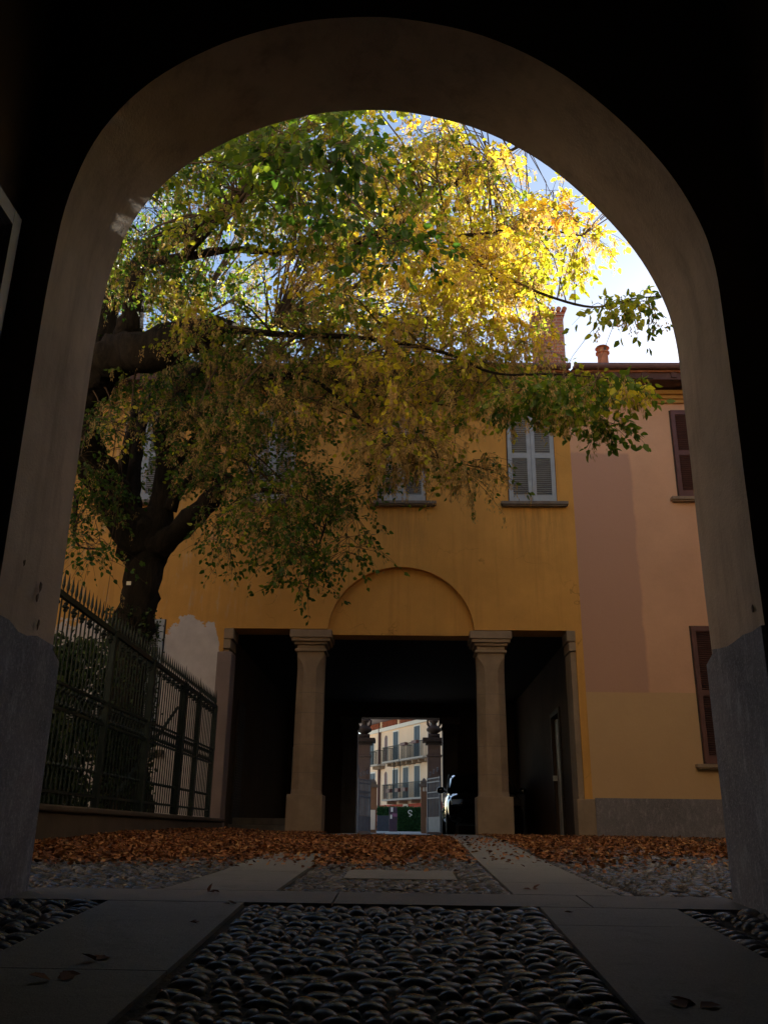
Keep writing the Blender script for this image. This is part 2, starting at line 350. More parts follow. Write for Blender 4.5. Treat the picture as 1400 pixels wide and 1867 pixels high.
# pebbles: flattened ellipsoids bedded on edge, long axis across the passage
def ico(sub):
    bm = bmesh.new(); bmesh.ops.create_icosphere(bm, subdivisions=sub, radius=1); V = np.array([v.co[:] for v in bm.verts]); Fc = np.array([[v.index for v in f.verts] for f in bm.faces]); bm.free()
    return V, Fc
def pebbles(areas, name, sub, lx=.041, ly=.0310, edge=False):
    V0, F0 = ico(sub); Vs, Fs, T = [], [], []; n = 0
    for (x0f, x1f, y0, y1, k) in areas:
        # border course: long stones laid square to the slab edge
        for s, xf in ((1, x0f), (-1, x1f)):
            if abs(xf(y1)) > 1.55 or (s > 0 and k == 1.0): continue
            y = y0+.02
            while y < y1-.015:
                c = random.uniform(.015, .034); a = random.uniform(.036, .062); S = V0*np.array([a, c, random.uniform(.022, .03)])
                th = random.gauss(0, .2); X = S[:, 0]*math.cos(th) - S[:, 1]*math.sin(th) + xf(y) + s*(a-.014); Y = S[:, 0]*math.sin(th) + S[:, 1]*math.cos(th) + y+c
                Vs.append(np.stack([X, Y, S[:, 2] + g(y) - .013 + random.uniform(-.004, .003)], 1)); Fs.append(F0+n); n += len(V0); T.append(np.full(len(F0), random.random()))
                y += 2*c*.98
    for (x0f, x1f, y0, y1, k) in areas:
        y = y0 + ly*k*.9
        while y < y1:
            eb0 = .10 if abs(x0f(y)) < 1.55 and k != 1.0 else 0; eb1 = .10 if abs(x1f(y)) < 1.55 else 0
            x = x0f(y) + eb0 + random.uniform(.0, .5)*lx*k; row = ly*k*1.93
            while x < x1f(y) - eb1 - lx*k*.5:
                a = lx*k*random.choice([random.uniform(.45, .8), random.uniform(.7, 1.15), random.uniform(1.0, 1.5)]); c = ly*k*random.uniform(.8, 1.15); h = .025*random.uniform(.85, 1.15)*k; c = min(c, a*1.1)
                th = random.gauss(0, .22); ct, st = math.cos(th), math.sin(th)
                S = V0*np.array([a, c, h]); nz = 1 + .07*np.sin(V0[:, [1, 2, 0]]*random.uniform(1.5, 3.2) + np.array([random.random()*6 for _ in range(3)]))
                S = S*nz
                X = S[:, 0]*ct - S[:, 1]*st + x + a; Y = S[:, 0]*st + S[:, 1]*ct + y + random.uniform(-.25, .25)*ly*k
                Z = S[:, 2] + g(y) - .014 + random.uniform(-.004, .004)
                Vs.append(np.stack([X, Y, Z], 1)); Fs.append(F0+n); n += len(V0); T.append(np.full(len(F0), random.random()))
                x += a*2*random.uniform(.94, 1.06)
            y += row
    o = fastmesh(name, np.concatenate(Vs), np.concatenate(Fs), [M['pebble']], attrs={'tone': np.concatenate(T)}, smooth=True)
    return o
c_ = lambda v: (lambda y: v)
pb = pebbles([(lambda y: -.64, lambda y: .53, 1.6, 3.89, 1.0), (c_(-1.84), c_(-1.23), 2.2, 3.89, 1.1), (c_(1.1), c_(1.60), 2.2, 3.89, 1.1)], 'cobblestones', 3)
tag(pb, 'dark wet looking pebbles set on edge under the arch', 'cobbles', kind='stuff')
pb = pebbles([(lambda y: LX1(y)+.01, lambda y: RX0(y)-.01, 4.30, 5.01, 1.0), (lambda y: LX1(y)+.01, c_(-.34), 5.02, 5.63, 1.0), (c_(.28), lambda y: RX0(y)-.01, 5.02, 5.63, 1.0),
              (lambda y: LX1(y)+.01, lambda y: RX0(y)-.01, 5.64, 7.2, 1.0),
              (c_(-3.0), lambda y: LX0(y)-.01, 4.30, 6.9, 1.02), (lambda y: RX1(y)+.01, c_(3.6), 4.33, 7.0, 1.02), (c_(.98+.05), c_(5.5), 7.0, 10.5, 1.3)], 'cobblestones', 2)
tag(pb, 'grey pebbles paving the courtyard in front of the fallen leaves', 'cobbles', kind='stuff')

# ------------------------------------------------------------------ leaf cloud maker
LEAFV = np.array([[0, 0, 0], [.36, .28, .10], [.30, .66, .07], [0, 1, -.05], [-.30, .66, .07], [-.36, .28, .10], [0, .45, 0]])
LEAFF = np.array([[0, 1, 2, 6], [6, 2, 3, 3], [0, 6, 4, 5], [6, 3, 3, 4]])
LEAFF = np.array([[0, 1, 2, 6], [0, 6, 4, 5]]); LEAFT = None
LV = np.array([[0, 0, 0], [.34, .30, .09], [.22, .72, .05], [0, 1.02, -.06], [-.22, .72, .05], [-.34, .30, .09]])
LF = np.array([[0, 1, 2, 3], [0, 3, 4, 5]])
SV = np.array([[0, 0, 0], [.20, .45, .02], [.05, 1, 0], [-.12, .5, -.02]]); SF = np.array([[0, 1, 2, 3]])
def orient(P, D, roll, size, V0):
    """instances of V0 (y axis along D) at points P"""
    n = len(P); D = D/np.linalg.norm(D, axis=1, keepdims=True)
    ref = np.tile([0, 0, 1.0], (n, 1)); ref[np.abs(D[:, 2]) > .95] = [1, 0, 0]
    A = np.cross(D, ref); A /= np.linalg.norm(A, axis=1, keepdims=True); B = np.cross(A, D)
    c, s = np.cos(roll)[:, None], np.sin(roll)[:, None]; A2 = A*c + B*s; B2 = np.cross(A2, D)
    return (P[:, None, :] + size[:, None, None]*(V0[None, :, 0, None]*A2[:, None, :] + V0[None, :, 1, None]*D[:, None, :] + V0[None, :, 2, None]*B2[:, None, :])).reshape(-1, 3)
def leafmesh(name, P, D, size, tone, mat, parent=None, V0=LV, F0=LF, rollr=math.pi):
    n = len(P); V = orient(P, D, rng.uniform(-rollr, rollr, n), size, V0)
    Fc = (F0[None] + (np.arange(n)*len(V0))[:, None, None]).reshape(-1, F0.shape[1])
    return fastmesh(name, V, Fc, [mat], parent, {'tone': np.repeat(np.clip(tone, 0, 1), len(F0))})

# fallen leaves
def nz(x, y, s): return noise.noise(Vector((x*s, y*s, 3.3)))
P, T = [], []
for i in range(190000):
    y = 5.4 + (15.3-5.4)*random.random()**1.15; x = random.uniform(-3.0, 4.8)
    if random.random() < .15: x = random.uniform(-2.85, -1.5); y = random.uniform(5.6, 10)
    lo = 6.35 + .5*nz(x, y, .9) + (0 if x < 0 else .35*max(0, x))       # ragged front edge
    dens = .12/(1+math.exp(-(y-lo+.7)*5)) + .88/(1+math.exp(-(y-lo-.1)*5))
    if abs(x+.1) < 1.2 and y > 11.5: continue
    onr = RX0(y)-.04 < x < RX1(y)+.02; onl = LX0(y) < x < LX1(y)
    if onr: dens *= .05 if y > 6.2 else .02
    if onl and y < 7: dens *= .25
    if x > 1: dens *= .75*(1/(1+math.exp((x-2.6-1.5*nz(x, y, .7))*2.2)))*(1 if y < 12.5 else .35) + .05
    if x > 0 and y > 12.6: dens *= .55
    if .0 < x < RX0(y) and y < 7.2: dens *= .35
    if random.random() > dens: continue
    pile = .05*max(0, 1-abs(x+2.9)/.8) if x < -2 else 0
    P.append((x, y, g(y) + .012 + random.random()*(.007+pile) + max(0, nz(x, y, 1.7))*.014)); T.append(random.random())
n_ = len(P); D = rng.normal(size=(n_, 3)); D[:, 2] = np.abs(rng.normal(0, .22, n_))
o = leafmesh('fallen_leaves', np.array(P), D, rng.uniform(.018, .045, n_), np.array(T), M['fallen'], rollr=.9)
tag(o, 'orange brown carpet of fallen leaves across the courtyard', 'fallen leaves', kind='stuff')
for (px, py, sc_, lab) in [(180, 1750, .07, 'curled dry leaf on the left slab, upper of the near pair'), (115, 1788, .075, 'curled dry leaf on the left slab, lowest in view'), (395, 1627, .05, 'dry leaf lying on the cross slab at the left joint'), (360, 1682, .035, 'tiny dry leaf midway along the left slab'),
        (425, 1648, .04, 'dry leaf on the cross slab beside the cobbles corner'), (1275, 1838, .075, 'crumpled brown leaf low on the right slab'), (1040, 1664, .03, 'tiny dark leaf high on the right slab'), (970, 1622, .05, 'dry leaf on the right slab beyond the threshold')]:
    d = ray(px, py); t = 2.0
    for _ in range(60): t = (g(t*d[1])+.026)/d[2] if d[2] < 0 else t
    t0 = min(np.linspace(1, 12, 4000), key=lambda t: abs(t*d[2]-(g(t*d[1])+.012)))
    p = d*t0; k = 3; Pp = np.tile(p, (k, 1)) + rng.normal(0, sc_*.25, (k, 3))*np.array([1, 1, .12]); Pp[:, 2] = g(p[1])+.012
    Dd = rng.normal(size=(k, 3)); Dd[:, 2] = .25
    o = leafmesh('dry_leaf', Pp, Dd, np.full(k, sc_*.8), rng.uniform(0, .2, k), M['fallen'], rollr=.4)
    tag(o, lab, 'leaf', 'single dry leaves on the stone slabs')

# ------------------------------------------------------------------ entrance building (we stand inside it)
XL, XR, AC, ARX = -1.67, 1.42, -.125, 1.545
ZS, ZC, YA, YB, YM = 2.1, 4.06, 3.49, 4.13, 3.8
eb = empty('entrance_building', (0, 3.8, -.28))
tag(eb, 'dark entrance building with the big plastered archway we look out of', 'building')
prof = [(XL, -.6), (XL-.01, .3), (XL-.012, 1.1), (XL-.018, 1.8)]
_K = [(-1.69, 1.7), (-1.69, 2.1), (-1.685, 2.5), (-1.655, 2.92), (-1.545, 3.31), (-1.32, 3.635), (-.98, 3.88), (-.62, 4.015), (-.33, 4.055), (-.02, 4.04), (.38, 3.92), (.74, 3.69), (1.03, 3.38), (1.25, 3.05), (1.375, 2.74), (1.42, 2.48), (1.425, 2.15), (1.425, 1.85)]
for i in range(1, len(_K)-2):
    p0, p1, p2, p3 = [np.array(q) for q in _K[i-1:i+3]]
    for k in range(5):
        t = k/5; prof.append(tuple(.5*((2*p1)+(-p0+p2)*t+(2*p0-5*p1+4*p2-p3)*t*t+(-p0+3*p1-3*p2+p3)*t**3)))
prof.append(_K[-2]); ZS = 2.15
prof += [(XR+.005, 1.8), (XR, 1.1), (XR+.006, .3), (XR, -.6)]
OUT, TOP = 9.0, 8.6
vs, fs = [], []
for Y in (YA, YB):
    for (x, z) in prof: vs.append((x, Y, z))
n = len(prof)
for i in range(n-1): fs.append((i, i+1, n+i+1, n+i))
b = MB(); b.add(vs, fs); o = b.build('arch_reveal', M['jamb'], eb, smooth=True)
b = MB()
for Y in (YA, YB):
    jl = [p for p in prof[:5]]; jr = prof[-5:]; arc = prof[4:-4]
    for q, X in ((jl, -OUT), (jr, OUT)):
        for i in range(4): b.add([(q[i][0], Y, q[i][1]), (q[i+1][0], Y, q[i+1][1]), (X, Y, q[i+1][1]), (X, Y, q[i][1])], [(0, 1, 2, 3)])
    for i in range(len(arc)-1): b.add([(arc[i][0], Y, arc[i][1]), (arc[i+1][0], Y, arc[i+1][1]), (arc[i+1][0], Y, TOP), (arc[i][0], Y, TOP)], [(0, 1, 2, 3)])
    b.add([(-OUT, Y, arc[0][1]), (arc[0][0], Y, arc[0][1]), (arc[0][0], Y, TOP), (-OUT, Y, TOP)], [(0, 1, 2, 3)])
    b.add([(OUT, Y, arc[-1][1]), (arc[-1][0], Y, arc[-1][1]), (arc[-1][0], Y, TOP), (OUT, Y, TOP)], [(0, 1, 2, 3)])
b.v = [(x, y, z) for x, y, z in b.v]; b.m = [1 if all(b.v[i][1] > 4 for i in f) else 0 for f in b.f]
b.build('arch_wall', [M['dark_plaster'], plaster('bounce_cream_front', (.70, .60, .45), .08, 1, (.3, .2, .14), .3)], eb)  # unseen courtyard face coloured pale to bounce sun back as fill
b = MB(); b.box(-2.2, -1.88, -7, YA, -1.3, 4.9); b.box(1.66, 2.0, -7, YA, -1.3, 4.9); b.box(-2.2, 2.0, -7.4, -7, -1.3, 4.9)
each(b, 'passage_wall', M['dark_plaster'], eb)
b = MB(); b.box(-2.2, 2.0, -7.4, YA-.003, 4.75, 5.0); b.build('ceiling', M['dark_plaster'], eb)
b = MB(); b.add([(-9.3, 4.6, 8.5), (9.3, 4.6, 8.5), (9.3, -1, 10.4), (-9.3, -1, 10.4), (9.3, -7.5, 8.5), (-9.3, -7.5, 8.5)], [(0, 1, 2, 3), (3, 2, 4, 5)]); b.box(-9, 9, -7.2, YA-.01, 8.3, 8.45)
b.build('roof', M['tile'], eb)
def dadoprof(side):
    b = MB(); e = .022; n = 7; rnd = random.Random(3+side)
    x = XL+e if side < 0 else XR-e; xi = XL-.03 if side < 0 else XR+.03
    ztop = [ .80+rnd.uniform(-.015, .015) for _ in range(n+1)]
    # sheet on the jamb with a chipped top edge, wrapping both corners
    yy = [YA-e + (YB+e-(YA-e))*i/n for i in range(n+1)]
    for i in range(n):
        z0, z1 = ztop[i]-.02*(i == n-1), ztop[i+1]-(.05 if i == n-1 else 0)
        b.add([(x, yy[i], -.6), (x, yy[i+1], -.6), (x, yy[i+1], z1), (x, yy[i], z0), (xi, yy[i+1], z1), (xi, yy[i], z0)], [(0, 1, 2, 3), (3, 2, 4, 5)])
    Xo = -1.86 if side < 0 else 1.64
    b.add([(x, YA-e, -.6), (x, YA-e, ztop[0]), (Xo, YA-e, .82), (Xo, YA-e, -.6)], [(0, 1, 2, 3)])
    Xo = -8.9 if side < 0 else 8.9
    b.add([(x, YB+e, -.6), (x, YB+e, ztop[-1]-.05), (Xo, YB+e, .8), (Xo, YB+e, -.6), (x, YB, ztop[-1]-.05), (Xo, YB, .8)], [(0, 1, 2, 3), (1, 4, 5, 2)])
    return b
dadoprof(-1).build('dado', M['dado'], eb); dadoprof(1).build('dado', M['dado'], eb)
# chips in the left reveal
b = MB()
for (px, py, s) in [(75, 1068, .02), (68, 1090, .016), (70, 1138, .018), (45, 1025, .012), (1372, 1110, .012)]:
    d = ray(px, py); X = XL+.004 if px < 700 else XR-.004; p = d*X/d[0]
    b = MB(); nn = 11; rr = [s*random.uniform(.45, 1.2) for _ in range(nn)]; vs = []
    for e, k in ((0, 1), (.004 if X < 0 else -.004, .7)):
        vs += [(p[0]+e, p[1]+rr[i]*k*.8*math.cos(6.283*i/nn), p[2]+rr[i]*k*1.5*math.sin(6.283*i/nn)) for i in range(nn)]
    b.add(vs, [(i, (i+1) % nn, nn+(i+1) % nn, nn+i) for i in range(nn)] + [tuple(range(nn, 2*nn))])
    b.build('plaster_chip', M['stone_dark'], eb)
def doorframe(x, sx, y1, ztop, mat):
    b = MB(); yo = [y1, y1-.02, y1-.10, y1-.13, y1-.16, y1-.19]
    # stepped architrave: jamb and head as nested mouldings
    steps = [(0, .10, .012), (.018, .09, .055), (.045, .072, .075), (.085, .06, .09), (.12, .035, .06), (.16, .03, .03)]
    for (off, wd, pr) in steps:
        b.box(x, x+sx*pr, y1-off-wd, y1-off, -.7, ztop-off)
        b.box(x, x+sx*(pr-.001), y1-2.2, y1-off-wd, ztop-off-wd, ztop-off)
    o = b.build('door_frame', mat, eb); o['label'] = 'moulded door frame in the passage wall'
    d = MB(); d.box(x, x+sx*.012, y1-2.0, y1-.2, -.7, ztop-.2); d.build('door', M['dark'], eb)
M['framewood'] = simple('worn_grey_frame', (.36, .35, .38), .35, .5, var=.2)
doorframe(-1.88, 1, 3.42, 2.72, M['framewood']); doorframe(1.66, -1, 3.30, 2.35, M['dark'])

# ------------------------------------------------------------------ yellow building
FY, FT = 15.5, .55
yb = empty('yellow_building', (0, FY+3, 0)); tag(yb, 'ochre yellow two storey building with a columned passage and blind arch', 'building')
DX0, DX1, LH, LC = -3.25, 2.97, 3.42, 3.34       # opening
LA, LB, LT = -1.41, 1.205, 4.58                   # lunette
YE = 8.12
b = MB()
b.box(-13, DX0, FY, FY+FT, -.4, YE); b.box(DX0, LA, FY, FY+FT, LH, YE); b.box(LB, 3.10, FY, FY+FT, LH, YE); b.box(DX1, 3.10, FY, FY+FT, -.4, LH)
lc, lr = (LA+LB)/2, (LB-LA)/2; NL = 40; arc = [(lc-lr*math.cos(math.pi*i/NL), LC+(LT-LC)*math.sin(math.pi*i/NL)) for i in range(NL+1)]
RC = FY+.13
for i in range(NL):
    (x0, z0), (x1, z1) = arc[i], arc[i+1]
    b.add([(x0, FY, z0), (x1, FY, z1), (x1, FY, YE), (x0, FY, YE)], [(0, 1, 2, 3)])
    b.add([(x0, FY, z0), (x0, RC, z0), (x1, RC, z1), (x1, FY, z1)], [(0, 1, 2, 3)])
b.box(LA+.0, LB-.0, RC, FY+FT, LC, LT+.2)
b.build('wall', M['ochre'], yb)
# cornice under the eaves
def cornice(x0, x1, parent, mat):
    b = MB()
    for (d, za, zb) in ((.05, 7.90, 7.97), (.09, 7.973, 8.04), (.16, 8.043, 8.12)): b.box(x0, x1, FY-d, FY-.002, za, zb)
    b.build('cornice', mat, parent)
M['cornice'] = plaster('ochre_moulding', (.50, .27, .08), .1, 2)
cornice(-13, 3.097, yb, M['cornice'])
def pillar(cx, w, parent):
    z0, zb, zt = -.05, .60, 3.02; y = FY+.30; h = w/2
    b = MB(); b.box(cx-h-.05, cx+h+.05, y-h-.05, y+h+.05, z0, zb)
    R8 = lambda k: k/math.cos(math.pi/8)*1.0
    rings = [(h*1.02, .09, zb), (h, .13, zb+.08), (h*.985, .13, 1.6), (h*.96, .13, zt-.42), (h*.958, .125, zt-.30), (h*.957, .10, zt-.22), (h*.956, .06, zt-.15), (h*.955, .012, zt-.09), (h*.955, .01, zt)]
    vv = []
    for (a, c, z) in rings:
        vv += [(cx+p, y+q, z) for p, q in ((-a, -a+c), (-a+c, -a), (a-c, -a), (a, -a+c), (a, a-c), (a-c, a), (-a+c, a), (-a, a-c))]
    nr = len(rings); b.add(vv, [(i*8+k, i*8+(k+1) % 8, i*8+8+(k+1) % 8, i*8+8+k) for i in range(nr-1) for k in range(8)])
    o = b.build('pillar', M['stone'], parent, bevel=.008)
    c = MB()
    for (e, za, zb2) in ((.03, zt+.002, zt+.05), (-.005, zt+.052, zt+.12), (.04, zt+.122, zt+.17), (.09, zt+.172, zt+.235), (.12, zt+.237, 3.395)):
        c.box(cx-h-e, cx+h+e, y-h-e, y+h+e, za, zb2)
    c.build('capital', M['stone'], o, bevel=.01)
    j = MB()
    for z in (.95, 1.42, 1.95, 2.30):
        a = float(np.interp(z, [zb, 1.6, zt], [h, h*.985, h*.957]))+.0015; c = .13
        qq = [(-a, -a+c), (-a+c, -a), (a-c, -a), (a, -a+c), (a, a-c), (a-c, a), (-a+c, a), (-a, a-c)]
        j.add([(cx+p, y+q, z+e) for e in (0, .006) for p, q in qq], [(k, (k+1) % 8, 8+(k+1) % 8, 8+k) for k in range(8)])
    j.build('joint', M['stone_dark'], o)
    return o
pillar(-1.70, .50, yb); pillar(1.485, .50, yb)
# half piers at the ends of the opening
for (xa, xb_, s) in ((DX0, DX0+.10, 1), (DX1-.10, DX1, -1)):
    b = MB(); b.box(xa, xb_, FY+.02, FY+FT, -.05, 3.05)
    b.box(xa-.02*(s < 0), xb_+.03*(s > 0) , FY-.03, FY+FT-.05, 3.052, 3.22); b.box(xa-.05*(s < 0), xb_+.07*(s > 0), FY-.05, FY+FT-.08, 3.222, 3.41)
    b.build('end_pier', M['stone'], yb, bevel=.01)
b = MB(); b.box(DX1-.14, DX1+.16, FY-.03, FY+.3, -.05, .58); b.build('pier_base', M['stone'], yb, bevel=.01)
b = MB(); b.box(DX0-.10, DX0+.16, FY-.015, FY+.4, -.05, 3.0); b.build('worn_pier', plaster('pinkish_render', (.26, .19, .165), .2, 1.5, (.2, .15, .13)), yb, bevel=.02)
# passage behind
BY = 25.0; OX0, OX1, OZ = float(at(650.5, 1420, 25.0)[0]), float(at(807.5, 1420, 25.0)[0]), float(at(730, 1308, 25.0)[2])
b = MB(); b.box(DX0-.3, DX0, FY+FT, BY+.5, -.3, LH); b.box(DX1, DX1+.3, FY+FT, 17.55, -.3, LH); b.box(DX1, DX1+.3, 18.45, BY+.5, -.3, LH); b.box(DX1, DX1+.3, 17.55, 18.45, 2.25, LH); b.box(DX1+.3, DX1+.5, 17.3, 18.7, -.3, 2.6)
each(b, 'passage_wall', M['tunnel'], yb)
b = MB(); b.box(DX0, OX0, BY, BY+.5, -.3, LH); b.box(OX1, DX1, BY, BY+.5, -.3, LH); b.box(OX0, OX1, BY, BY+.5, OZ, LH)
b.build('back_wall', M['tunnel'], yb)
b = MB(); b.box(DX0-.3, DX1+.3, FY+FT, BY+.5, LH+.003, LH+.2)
b.build('ceiling', plaster('shade_black_ceiling', (.03, .02, .014), .2, 1), yb)  # colour blackened to hold the ceiling in shade against bounced sun
for s in (-1, 1):
    b = MB(); xe = OX0 if s < 0 else OX1
    for (e, w_, za, zb_, dp) in ((.0, .40, -.05, OZ-.36, .10), (.05, .45, OZ-.357, OZ-.27, .15), (.02, .42, OZ-.268, OZ-.18, .12), (.10, .48, OZ-.178, OZ-.01, .18)):
        b.box(xe-s*e, xe+s*w_, BY-dp, BY-.002, za, zb_)
    b.build('pilaster', M['stone_dark'], yb)
# upper floors' mass and roof
b = MB(); b.box(-13, 3.09, FY+FT+.01, BY+.49, LH+.21, YE); b.build('upper_mass', M['tunnel'], yb)
def roof(x0, x1, parent):
    ye, ze, yr, zr = FY-.62, 8.33, 19.6, 10.0
    b = MB(); NX = int((x1-x0)/.22)
    # pan and cover tiles as a corrugated sheet
    vs = []; m_ = NX*4
    for i in range(m_+1):
        x = x0+(x1-x0)*i/m_; h = .045*abs(math.sin(math.pi*i/4))
        vs += [(x, ye, ze+h), (x, yr, zr+h), (x, 2*yr-ye, ze+h)]
    b.add(vs, [(i*3+k, (i+1)*3+k, (i+1)*3+k+1, i*3+k+1) for i in range(m_) for k in (0, 1)])
    b.box(x0, x1, ye+.02, FY+.3, ze-.06, ze-.02)
    o = b.build('roof', M['tile'], parent)
    r = MB(); k = x0+.2
    while k < x1: r.box(k, k+.10, ye+.03, FY-.16, ze-.17, ze-.062); k += .55
    each(r, 'rafter', M['eave'], o)
    s = MB(); s.box(x0, x1, ye+.06, FY-.17, ze-.175, ze-.172); s.box(x0, x1, ye+.06, ye+.08, ze-.2, ze-.06); s.build('soffit', M['eave'], o)
    gt = MB(); pts = []
    nn = 10; vs = []
    for xx in (x0, x1):
        for i in range(nn+1):
            a = math.pi + math.pi*i/nn; vs.append((xx, ye-.06+.075*math.cos(a), ze+.05+.085*math.sin(a)))
        for i in range(nn+1):
            a = 2*math.pi - math.pi*i/nn; vs.append((xx, ye-.06+.068*math.cos(a), ze+.05+.078*math.sin(a)))
    q = 2*(nn+1); gt.add(vs, [(i, (i+1) % q, q+(i+1) % q, q+i) for i in range(q)])
    gt.build('gutter', M['gutter'], o, smooth=True)
    return o
ry = roof(-13, 3.07, yb)
# chimney
c0, c1 = at(974, 600, 17.0), at(1024, 600, 17.0); zt = at(1000, 575, 17.0)[2]
ch = MB(); ch.box(c0[0], c1[0], 16.8, 17.5, 8.9, zt-.14); ch.box(c0[0]-.03, c1[0]+.03, 16.77, 17.53, zt-.138, zt-.06)
co = ch.build('chimney', M['brick'], ry)
t = MB(); x = c0[0]-.06
while x < c1[0]+.04: t.tube([(x+.06, 16.7, zt-.02), (x+.06, 17.15, zt+.05), (x+.06, 17.6, zt-.02)], .055, 8); x += .125
t.build('chimney_tiles', M['tile'], co)
# louvred shutters
def shutters(parent, x0, x1, z0, z1, mat, fy, leaves=2, sill=True, sillmat=None, label=None, open_=False):
    wn = MB(); wn.box(x0-.015, x1+.015, fy-.012, fy-.002, z0-.01, z1+.01)
    win = wn.build('window', M['dark'], parent)
    if label: win['label'] = label
    w_ = (x1-x0)/leaves
    for k in range(leaves):
        a, c = x0+k*w_+.003, x0+(k+1)*w_-.003; s = MB(); st = .075; ya, yb_ = fy-.062, fy-.018
        s.box(a, a+st, ya, yb_, z0, z1); s.box(c-st, c, ya, yb_, z0, z1)
        zm = z0+(z1-z0)*.50
        for (p, q) in ((z0, z0+.13), (zm-.05, zm+.05), (z1-.09, z1)): s.box(a+st, c-st, ya+.001, yb_-.001, p, q)
        for (p, q) in ((z0+.13, zm-.05), (zm+.05, z1-.09)):
            n_ = max(3, int((q-p)/.038)); hz = (q-p)/n_
            for i in range(n_):
                zc = p+hz*(i+.5); s.obox(((a+c)/2, (ya+yb_)/2, zc), ((c-a)/2-st, 0, 0), (0, .010, -.008), (0, .0022, .0030))
        s.build('shutter', mat, win)
    if sill:
        s = MB(); s.box(x0-.16, x1+.20, fy-.14, fy-.003, z0-.075, z0-.012); s.box(x0-.13, x1+.17, fy-.11, fy-.004, z0-.10, z0-.077)
        s.build('sill', sillmat or M['stone_dark'], win, bevel=.008)
    return win
for x0, x1 in ((-.55, .34), (1.90, 2.78), (-3.02, -2.13), (-5.47, -4.58)): shutters(yb, x0, x1, 5.84, 7.71, M['shutter'], FY)
shutters(yb, -5.25, -4.33, 1.3, 3.56, M['shutter'], FY, label='grey louvred ground floor window behind the tree trunk')
shutters(yb, -3.12, -2.9, .25, 2.2, M['shutter'], BY, 1, sill=False)
# door leaves inside the passage
b = MB(); b.box(DX0+.002, DX0+.03, 17.2, 18.0, .1, 2.4)
for k in range(42): b.box(DX0+.03, DX0+.045, 17.28, 17.92, .35+k*.048, .38+k*.048)
b.build('louvred_door', M['dark'], yb)
b = MB(); b.box(DX0+.002, DX0+1.5, 17.0, 19.5, -.02, .12); b.box(DX0+.002, DX0+1.1, 17.3, 19.3, .122, .24); b.build('step', M['stone_dark'], yb, bevel=.01)
b = MB(); b.box(DX1-.035, DX1-.002, 17.47, 17.55, 0, 2.35); b.box(DX1-.035, DX1-.002, 18.45, 18.53, 0, 2.35); b.box(DX1-.034, DX1-.003, 17.55, 18.45, 2.25, 2.33)
o = b.build('door_frame', M['dark'], yb)
b = MB(); b.obox((DX1+.06, 18.30, 1.1), (.02, .0, 0), (0, .13, 0), (0, 0, 1.1)); b.box(DX1-.06, DX1+.02, 18.30, 18.37, 1.02, 1.12)
b.build('door', simple('bright_slit_white', (.7, .68, .65), .25, .6, bump=0), yb)  # white leaf stands in for the bright slit of light at the doorway
b = MB(); b.box(2.25, 2.75, BY-.03, BY-.002, -.02, 2.05); b.build('back_door', M['dark'], yb)

# ------------------------------------------------------------------ pink building
pk = empty('pink_building', (8, FY+3, 0)); tag(pk, 'pink and beige plastered house with dark red shutters right of the yellow one', 'building')
PY = FY+.006
b = MB(); b.box(3.10, 14, PY, PY+.5, -.4, YE); b.build('wall', M['pink'], pk)
b = MB(); b.box(3.28, 5.4, PY+.5, BY+.4, -.4, YE); b.box(5.4, 14, PY+.5, BY+.4, -.4, YE); b.build('house_mass', M['tunnel'], pk)
b = MB(); b.box(3.135, 14, PY-.02, PY-.002, -.3, .60); b.build('plinth', M['plinth'], pk)
cornice(3.103, 14, pk, M['cornice']); rp = roof(3.12, 14, pk)
for x0, z0, z1, lb in ((5.05, 5.95, 7.74, 'upper window with dark red louvred shutters'), (5.00, 1.17, 3.51, 'ground floor window with dark red louvred shutters'), (7.9, 5.95, 7.74, None), (7.9, 1.17, 3.51, None)):
    shutters(pk, x0, x0+1.05, z0, z1, M['brown'], PY, sillmat=M['stone'], label=lb)
p = at(1098, 645, 16.6); b = MB(); zt = at(1098, 632, 16.6)[2]
b.lathe((p[0], 16.6, 0), [(.12, 8.7), (.115, zt-.20), (.15, zt-.18), (.15, zt-.155), (.10, zt-.15), (.10, zt-.06), (.155, zt-.055), (.13, zt-.02), (.03, zt+.01)], 12)
o = b.build('chimney_pot', M['tile'], rp)
b = MB(); b.lathe((p[0], 16.6-.101, zt-.105), [(.001, 0), (.03, 0)], 8); b = MB(); b.box(p[0]+.0, p[0]+.06, 16.49, 16.5, zt-.14, zt-.07); b.build('smoke_hole', M['dark'], o)

# ------------------------------------------------------------------ unseen wings added left and right to darken the courtyard
def wing(x0, x1, y0, y1, face, lab):
    root = empty('shading_wing', ((x0+x1)/2, (y0+y1)/2, -.2)); tag(root, lab, 'building')
    b = MB(); b.box(x0, x1, y0, y1, -.4, 8.1); b.build('wall', plaster('ochre_render', (.62, .42, .20), .12, 1), root)  # lighter plaster, chosen to bounce sun back into the courtyard
    b = MB(); b.add([(x0-.5, y0, 8.15), (x1+.5, y0, 8.15), (x1+.5, y1, 8.15), (x0-.5, y1, 8.15), ((x0+x1)/2, y0, 9.3), ((x0+x1)/2, y1, 9.3)], [(0, 4, 5, 3), (1, 2, 5, 4), (0, 1, 4), (3, 5, 2), (0, 3, 2, 1)])
    b.build('roof', M['tile'], root)
    for k in range(3):
        y = y0+1.6+k*3.4
        for z in (1.0, 5.2):
            s = MB(); s.box(face-.05, face+.05, y, y+1.0, z, z+1.9); w_ = s.build('window', M['dark'], root)
            for q in (0, .505): s = MB(); s.box(face-.08, face+.08, y+q, y+q+.495, z, z+1.9); s.build('shutter', M['shutter'], w_)
wing(6.6, 11, 4.4, 15.2, 6.6, 'unseen ochre wing added to darken the courtyard from the right')
